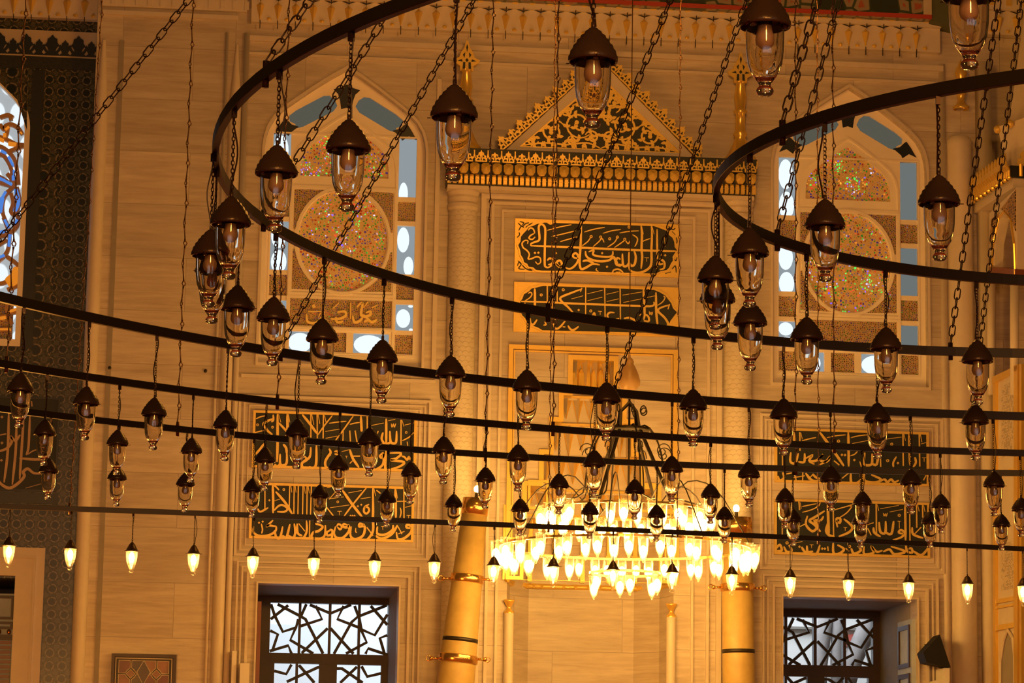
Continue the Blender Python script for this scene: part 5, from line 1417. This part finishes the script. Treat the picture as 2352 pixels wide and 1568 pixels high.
for i in range(8):
    an = 2 * PI * i / 8 + .2
    rr = R2
    P_ = [(0, .55), (.25, .62), (.42, .50), (.50, .30), (.55, .1), (.78, .04), (1.0, 0)]
    zb_ = zu; zt2_ = KCH(1443, 985).z
    mb.tube(smooth([(cx + rr * a * math.cos(an), CY + rr * a * math.sin(an), zb_ + (zt2_ - zb_) * b / .6) for a, b in P_], 3), .009, 5)
    P_ = [(.30, .2), (.5, .34), (.72, .30), (.9, .12), (1.0, 0)]
    mb.tube(smooth([(cx + R1 * a * math.cos(an + .3), CY + R1 * a * math.sin(an + .3), cz + (zt2_ - cz) * b * 1.6) for a, b in P_], 3), .007, 5)
    # curled ends
    c0 = (cx + .16 * math.cos(an), CY + .16 * math.sin(an), KCH(1443, 945).z)
    P_ = [(c0[0] + math.cos(an) * (.05 - .05 * math.cos(t)) * (1 - t / 9), c0[1] + math.sin(an) * (.05 - .05 * math.cos(t)) * (1 - t / 9), c0[2] + .06 * math.sin(t) * (1 - t / 9)) for t in [k * .3 for k in range(22)]]
    mb.tube(P_, .007, 5)
    c0 = (cx + .42 * math.cos(an), CY + .42 * math.sin(an), KCH(1443, 1040).z)
    P_ = [(c0[0] + math.cos(an) * .09 * math.cos(t) * (1 - t / 9), c0[1] + math.sin(an) * .09 * math.cos(t) * (1 - t / 9), c0[2] + .09 * math.sin(t) * (1 - t / 9)) for t in [k * .3 for k in range(26)]]
    mb.tube(P_, .006, 5)
mb.build('scrolled_iron_crown', IRON, ch)
d_ = KCH(1443, 986)
MB().lathe([(.0, -.01), (.22, -.02), (.24, .0), (.20, .02), (.0, .03)], (d_.x, CY, d_.z), 20).build('crown_plate', IRON, ch, True)
eg = KCH(1445, 868)
e = MB().lathe([(.001, -.15), (.07, -.135), (.115, -.08), (.12, -.03), (.10, .04), (.07, .11), (.045, .15), (.05, .17), (.04, .2), (.015, .22), (.012, .26)], (eg.x, CY, eg.z), 18).build('suspension_egg', EGG, ch, True)
MB().tube([(eg.x, CY, eg.z + .2), (eg.x, CY, 12.9)], .0055, 6).build('suspension_wire', RODM, ch)
for i in range(4):
    an = PI / 4 + i * PI / 2
    pass

# ------------------------------------------------------------------ iron rings carrying the hanging lamps
HR = 4.4
RINGS = dict(A=(4.121, 11.297, 4.189, .050, 0, 360), B=(4.121, 11.297, 2.087, .050, 0, 360), C=(5.022, 10.042, 7.825, .053, 8, 172),
             D=(5.459, 9.419, 10.2175, .047, 57, 155), E=(4.359, 11.049, 9.834, .045, 47, 160), F=(-4.376, 79.27, 54.27, .046, 261, 287))
RNAME = dict(A='big looped ring', B='small looped ring at right', C='uppermost long bar', D='second long bar', E='third long bar', F='lowest long bar')
RLAB = dict(A='big looped iron ring reaching across the left arched window', B='small looped iron ring overlapping the right arched window', C='long curved iron ring bar crossing the whole picture, uppermost of four',
            D='long curved iron ring bar crossing the whole picture, second of four', E='long curved iron ring bar crossing the whole picture, third of four', F='long dark iron bar carrying the row of lit lamps, lowest of four')
for k, (x, y, r, h, a0, a1) in RINGS.items():
    th_ = .014
    z0, z1 = HR - h / 2, HR + h / 2
    pr = [(r - th_, z0), (r + th_, z0), (r + th_, z1), (r - th_, z1), (r - th_, z0)]
    n = 160 if k != 'F' else 60
    mb = MB().lathe(pr, (x, y, 0), n, math.radians(a0), math.radians(a1))
    o = mb.build('iron_ring', IRON, None, False, (x, y, HR))
    md = o.modifiers.new('edge', 'BEVEL'); md.width = .002; md.segments = 1
    tag(o, RLAB[k], 'ring', 'iron lamp rings')
def on_ring(k, px, py, far):
    """ray through a pixel meets the ring's cylinder: point straight below (or above) the ring"""
    d = ray(px, py)
    x, y, r = RINGS[k][:3]
    a = d.x ** 2 + d.y ** 2; b = -2 * (d.x * x + d.y * y); c = x * x + y * y - r * r
    q = math.sqrt(max(0, b * b - 4 * a * c))
    t = (-b + (q if far else -q)) / (2 * a)
    return Vector((d.x * t, d.y * t, d.z * t + EYE))
def links(mb, p0, p1, ln, wr, wid=.42, seg=5, n=4):
    """chain of oval links from p0 to p1"""
    p0, p1 = Vector(p0), Vector(p1)
    d = p1 - p0
    L = d.length
    k = max(1, round(L / (ln * .80)))
    d.normalize()
    a = d.cross(Vector((.3, 1, .1))).normalized(); b = d.cross(a).normalized()
    st = L / k
    ln = st / .80
    for i in range(k):
        c = p0 + d * (st * (i + .5))
        s_ = a if i % 2 else b
        s_ = (s_ + (b if i % 2 else a) * .2).normalized()
        rad, half = ln * wid / 2, ln / 2 - ln * wid / 2
        P_ = []
        for j in range(seg + 1):
            t = PI * j / seg
            P_.append(c + d * (half + rad * math.sin(t)) + s_ * (rad * math.cos(t)))
        for j in range(seg + 1):
            t = PI + PI * j / seg
            P_.append(c + d * (-half + rad * math.sin(t)) + s_ * (rad * math.cos(t)))
        mb.tube(P_, wr, n, True)

# ---- one lamp: hood, glass, bulb (unit: hood width = 1, hood rim at z = 0)
def hood_mesh():
    mb = MB()
    mb.lathe([(.0, .65), (.09, .65), (.115, .62), (.165, .585), (.18, .54), (.25, .495), (.268, .44), (.325, .40), (.345, .33), (.40, .29), (.418, .215), (.458, .18), (.472, .10), (.497, .06), (.50, .0), (.49, -.04), (.465, -.05), (.455, -.02), (.43, .06), (.22, .08), (.0, .08)], (0, 0, 0), 28)
    mb.tube([(0, 0, .64), (0, 0, .78)], .045, 8)
    for i in range(3):
        a = 2 * PI * i / 3 + .5
        mb.box(.38 * math.cos(a) - .05, .38 * math.sin(a) - .05, -.09, .38 * math.cos(a) + .05, .38 * math.sin(a) + .05, .06)
        mb.tube([(.40 * math.cos(a), .40 * math.sin(a), -.02), (.58 * math.cos(a), .58 * math.sin(a), -.02)], .012, 5)
    return mb
GP = [(.335, .04), (.340, -.02), (.338, -.20), (.330, -.38), (.305, -.54), (.255, -.66), (.195, -.735), (.145, -.785), (.108, -.83), (.100, -.855), (.115, -.875), (.145, -.90), (.155, -.93), (.145, -.965), (.105, -.99), (.0, -1.0)]
GI = [(.0, -.775), (.07, -.772), (.12, -.765), (.175, -.725), (.236, -.652), (.287, -.535), (.313, -.378), (.322, -.20), (.325, -.02), (.322, .04)]
def glass_mesh(): return MB().lathe([(r * 1.09, z * 1.40 if z < 0 else z) for r, z in (GP + GI + [GP[0]])[::-1]], (0, 0, 0), 28)
def bulb_mesh():
    mb = MB()
    mb.lathe([(.0, -.47), (.09, -.455), (.155, -.40), (.185, -.31), (.175, -.21), (.145, -.11), (.13, .0), (.13, .08)], (0, 0, 0), 18)
    return mb
def sock_mesh(): return MB().lathe([(.0, -.06), (.125, -.06), (.14, .0), (.14, .085)], (0, 0, 0), 14)
def small_glass(): return MB().lathe([(r, z * 1.25 if z < 0 else z) for r, z in [(.40, .02), (.405, -.05), (.395, -.25), (.36, -.50), (.29, -.75), (.20, -.92), (.13, -1.0), (.13, -1.03), (.17, -1.08), (.165, -1.14), (.08, -1.19), (.0, -1.2)][::-1]], (0, 0, 0), 20)
def small_hood():
    mb = MB().lathe([(.0, .62), (.10, .62), (.13, .57), (.20, .50), (.33, .25), (.43, .06), (.50, .04), (.50, -.02), (.44, -.03), (.40, .04), (.0, .06)], (0, 0, 0), 24)
    mb.tube([(0, 0, .6), (0, 0, .75)], .05, 8)
    mb.tube([(.42, 0, 0), (.60, 0, .02)], .022, 5); mb.tube([(-.42, 0, 0), (-.56, 0, .02)], .022, 5)
    return mb
def proto_parts(lit):
    if lit:
        return [('hood', small_hood().build('hood', RUST, None, True)), ('lamp_glass', small_glass().build('lamp_glass', GLASSLIT, None, True)),
                ('bulb', MB().ball((0, 0, -.42), .19, 12, 9, 1.9).build('bulb', BULBF, None, True))]
    return [('hood', hood_mesh().build('hood', RUST, None, True)), ('lamp_glass', glass_mesh().build('lamp_glass', GLASS, None, True)),
            ('bulb', bulb_mesh().build('bulb', CERAM, None, True)), ('socket', sock_mesh().build('socket', IRON, None, True))]
PROT = {False: proto_parts(False), True: proto_parts(True)}
used = {False: False, True: False}
HW = dict(A=.155, B=.155, C=.143, D=.138, E=.135, F=.128)
LAMPS = dict(
    A0=[(483, 585), (530, 513), (635, 398), (800, 343), (1043, 266), (1362, 138), (1757, 58), (2225, -8)],
    A1=[(490, 625), (545, 708), (628, 733), (740, 780), (878, 827), (1035, 862), (1210, 893), (1393, 921), (1592, 936), (1800, 957), (2015, 966), (2240, 970)],
    B0=[(1643, 642), (1722, 583), (1895, 519), (2157, 466)],
    B1=[(1648, 690), (1723, 743), (1853, 778), (2035, 800), (2245, 829)],
    C1=[(47, 897), (198, 927), (354, 952), (518, 979), (683, 999), (849, 1018), (1019, 1037), (1190, 1055), (1365, 1068), (1543, 1081), (1720, 1093), (1908, 1103), (2092, 1110), (2283, 1115)],
    D1=[(103, 997), (270, 1020), (440, 1038), (609, 1059), (778, 1076), (944, 1091), (1115, 1103), (1284, 1117), (1458, 1130), (1632, 1140), (1803, 1150), (1981, 1157), (2161, 1163), (2345, 1171)],
    E1=[(112, 1083), (269, 1100), (426, 1114), (580, 1127), (735, 1141), (889, 1151), (1042, 1162), (1195, 1172), (1355, 1179), (1508, 1186), (1664, 1190), (1822, 1196), (1977, 1201), (2136, 1201), (2300, 1207)],
    F0=[(21, 1253), (162, 1260), (303, 1266), (445, 1272), (581, 1278), (721, 1282), (861, 1288), (998, 1291), (1134, 1298), (1271, 1301), (1408, 1308), (1544, 1314), (1681, 1319), (1815, 1326), (1949, 1332), (2087, 1338), (2222, 1341), (2350, 1346)])
ORD = ['first', 'second', 'third', 'fourth', 'fifth', 'sixth', 'seventh', 'eighth', 'ninth', 'tenth', 'eleventh', 'twelfth', 'thirteenth', 'fourteenth', 'fifteenth', 'sixteenth', 'seventeenth', 'eighteenth']
SIDE = {'A0': 'large unlit glass lamp, %s from left on near side of the big looped ring', 'A1': 'unlit glass lamp, %s from left on far side of the big looped ring',
        'B0': 'large unlit glass lamp, %s from left on near side of the small looped ring', 'B1': 'unlit glass lamp, %s from left on far side of the small looped ring',
        'C1': 'unlit glass lamp, %s from left under the uppermost of the four long bars', 'D1': 'unlit glass lamp, %s from left under the second of the four long bars',
        'E1': 'small unlit glass lamp, %s from left under the third of the four long bars', 'F0': 'small glowing glass lamp, %s from left in the lit row'}
GRP = {'A0': 'lamps on the near side of the big ring', 'A1': 'lamps on the far side of the big ring', 'B0': 'lamps on the near side of the small ring', 'B1': 'lamps on the far side of the small ring',
       'C1': 'lamps under the uppermost bar', 'D1': 'lamps under the second bar', 'E1': 'lamps under the third bar', 'F0': 'lit lamps under the lowest bar'}
for key, L in LAMPS.items():
    k, far = key[0], key[1] == '1'
    lit = k == 'F'
    for i, (px, py) in enumerate(L):
        p = on_ring(k, px, py, far)
        s = HW[k]
        root = empty('pendant_lamp', p, SIDE[key] % ORD[i], 'lamp', GRP[key])
        root.scale = (s, s, s)
        root.rotation_euler = (0, 0, random.uniform(0, 6.28))
        for nm, o in PROT[lit]:
            c = o if not used[lit] else o.copy()
            if used[lit]: C.objects.link(c)
            c.parent = root
        used[lit] = True
        # chain and cord, in the lamp's own scale
        zt = (HR - RINGS[k][3] / 2 - p.z) / s + .02
        mb = MB()
        mb.box(-.055, -.055, zt - .22, .055, .055, zt)
        links(mb, (0, 0, .76), (0, 0, zt - .2), .125, .0145, .55, 3, 4)
        ca = bpy.data.objects.new('chain', None)
        bpy.data.objects.remove(ca)
        o = mb.build('chain', CHAINM)
        o.parent = root
        n = 10
        amp = random.uniform(.06, .2) * random.choice((-1, 1)); ph = random.uniform(.7, 1.5)
        P_ = [(amp * math.sin(PI * ph * t / n) * math.sin(PI * t / n) + .05, .03, .70 + (zt - .15 - .70) * t / n) for t in range(n + 1)]
        o = MB().tube(P_, .022, 4).build('cord', CORD)
        o.parent = root

# ---- heavy chains that gather above the rings
APEX = Vector((4.121, 11.297, 11.25))
def ring_at(k, px, py, far):
    p = on_ring(k, px, py, far); p.z = HR; return p
HEAVY = [('A', 612, 127, 0, 'heavy link chain rising from the near left of the big looped ring'), ('A', 605, 522, 1, 'heavy link chain rising from the far left of the big looped ring'),
         ('A', 1258, 722, 1, 'heavy link chain meeting the big looped ring below the upper green plaque'), ('A', 2183, 805, 1, 'heavy link chain meeting the big looped ring at right, beside the right arched window'),
         ('C', 645, 810, 1, 'heavy link chain meeting the uppermost long bar below the left arched window'), ('C', 1412, 905, 1, 'heavy link chain meeting the uppermost long bar in front of the niche'),
         ('C', 2233, 948, 1, 'heavy link chain meeting the uppermost long bar at the right edge'),
         ('B', 1797, 300, 0, 'heavy link chain rising from the near left of the small looped ring'), ('B', 1785, 555, 1, 'heavy link chain rising from the far left of the small looped ring')]
cxr, cyr, crr = RINGS['C'][:3]
def pix(P):
    d = Vector(P) - Vector((0, 0, EYE))
    k_ = FPX / d.dot(fwd)
    return 1176 + d.dot(cx_) * k_, 784 - d.dot(cy_) * k_
best = None
for a in range(1000, 2400):
    t = math.radians(a / 10)
    P_ = Vector((cxr + crr * math.cos(t), cyr + crr * math.sin(t), HR))
    if P_.y < 6: continue
    (xa, ya), (xb, yb) = pix(P_), pix(APEX)
    e = abs((xb - xa) * (ya - 285) - (xa - 222) * (yb - ya)) / math.hypot(xb - xa, yb - ya)
    if best is None or e < best[0]: best = (e, P_)
HP = [(ring_at(k, px, py, f), lab) for k, px, py, f, lab in HEAVY] + [(best[1], 'heavy link chain slanting across the tile wall at the left edge')]
for p, lab in HP:
    mb = MB()
    links(mb, p + Vector((0, 0, .04)), APEX, .070, .0037, .44, 4, 4)
    mb.tube([p + Vector((0, 0, -.05)), p + Vector((0, 0, .05))], .014, 6)
    o = mb.build('heavy_chain', CHAINM, None, True, p)
    tag(o, lab, 'chain', 'heavy chains of the lamp rings')

# ---- jointed rods that hold the long bars
def rod(k, px, py, far, top, lab):
    p = on_ring(k, px, py, far); p.z = HR
    mb = MB()
    z = HR + .02; zt = 12.9
    lean = Vector((top, 0, 0))
    seg = .145
    n = int((zt - z) / seg)
    pt = lambda t: Vector((p.x, p.y, z)) + (lean * t / n) + Vector((.006 * (1 if t % 2 else -1), 0, seg * t))
    sag = .0035
    for t in range(n):
        a, b = pt(t), pt(t + 1)
        d = (b - a).normalized()
        mb.tube([a + d * .018, a + d * .035, a + d * .07, b - d * .04, b - d * .02], [.008, .005, .0045, .005, .008], 5)
        s_ = Vector((1, 0, 0)) if t % 2 else Vector((.6, .8, 0))
        mb.tube([a + s_ * (.012 * math.cos(q)) + d * (.016 * math.sin(q)) for q in [2 * PI * j / 6 for j in range(6)]], .0042, 4, True)
    mb.tube([p + Vector((0, 0, -.05)), p + Vector((0, 0, .05))], .013, 6)
    o = mb.build('jointed_rod', RODM, None, True, p)
    tag(o, lab, 'rod', 'jointed suspension rods of the long bars')
rod('F', 160, 1167, 0, .18, 'thin jointed rod over the tile wall down to the lowest long bar')
rod('E', 408, 985, 1, 0, 'thin jointed rod over the pale pilaster wall, left of the looped ring')
rod('D', 15, 840, 1, .05, 'thin jointed rod in front of the coloured window at left edge')
rod('D', 637, 925, 1, 0, 'thin jointed rod behind the loop, by the left arched window')
rod('E', 1115, 1045, 1, 0, 'thin jointed rod left of the niche plaques, along the left white column')
rod('D', 1270, 985, 1, 0, 'thin jointed rod crossing both niche plaques, right one of a close pair')
rod('F', 1260, 1210, 0, 0, 'thin jointed rod crossing both niche plaques, left one of a close pair')
rod('F', 1556, 1222, 0, 0, 'thin jointed rod at the right ends of the niche plaques')
rod('E', 1828, 1078, 1, 0, 'thin jointed rod over the left edge of the right arched window')
rod('F', 1880, 1236, 0, 0, 'thin jointed rod through the middle of the right arched window')
rod('D', 1916, 1028, 1, 0, 'thin jointed rod just right of the right arched window medallion centre')
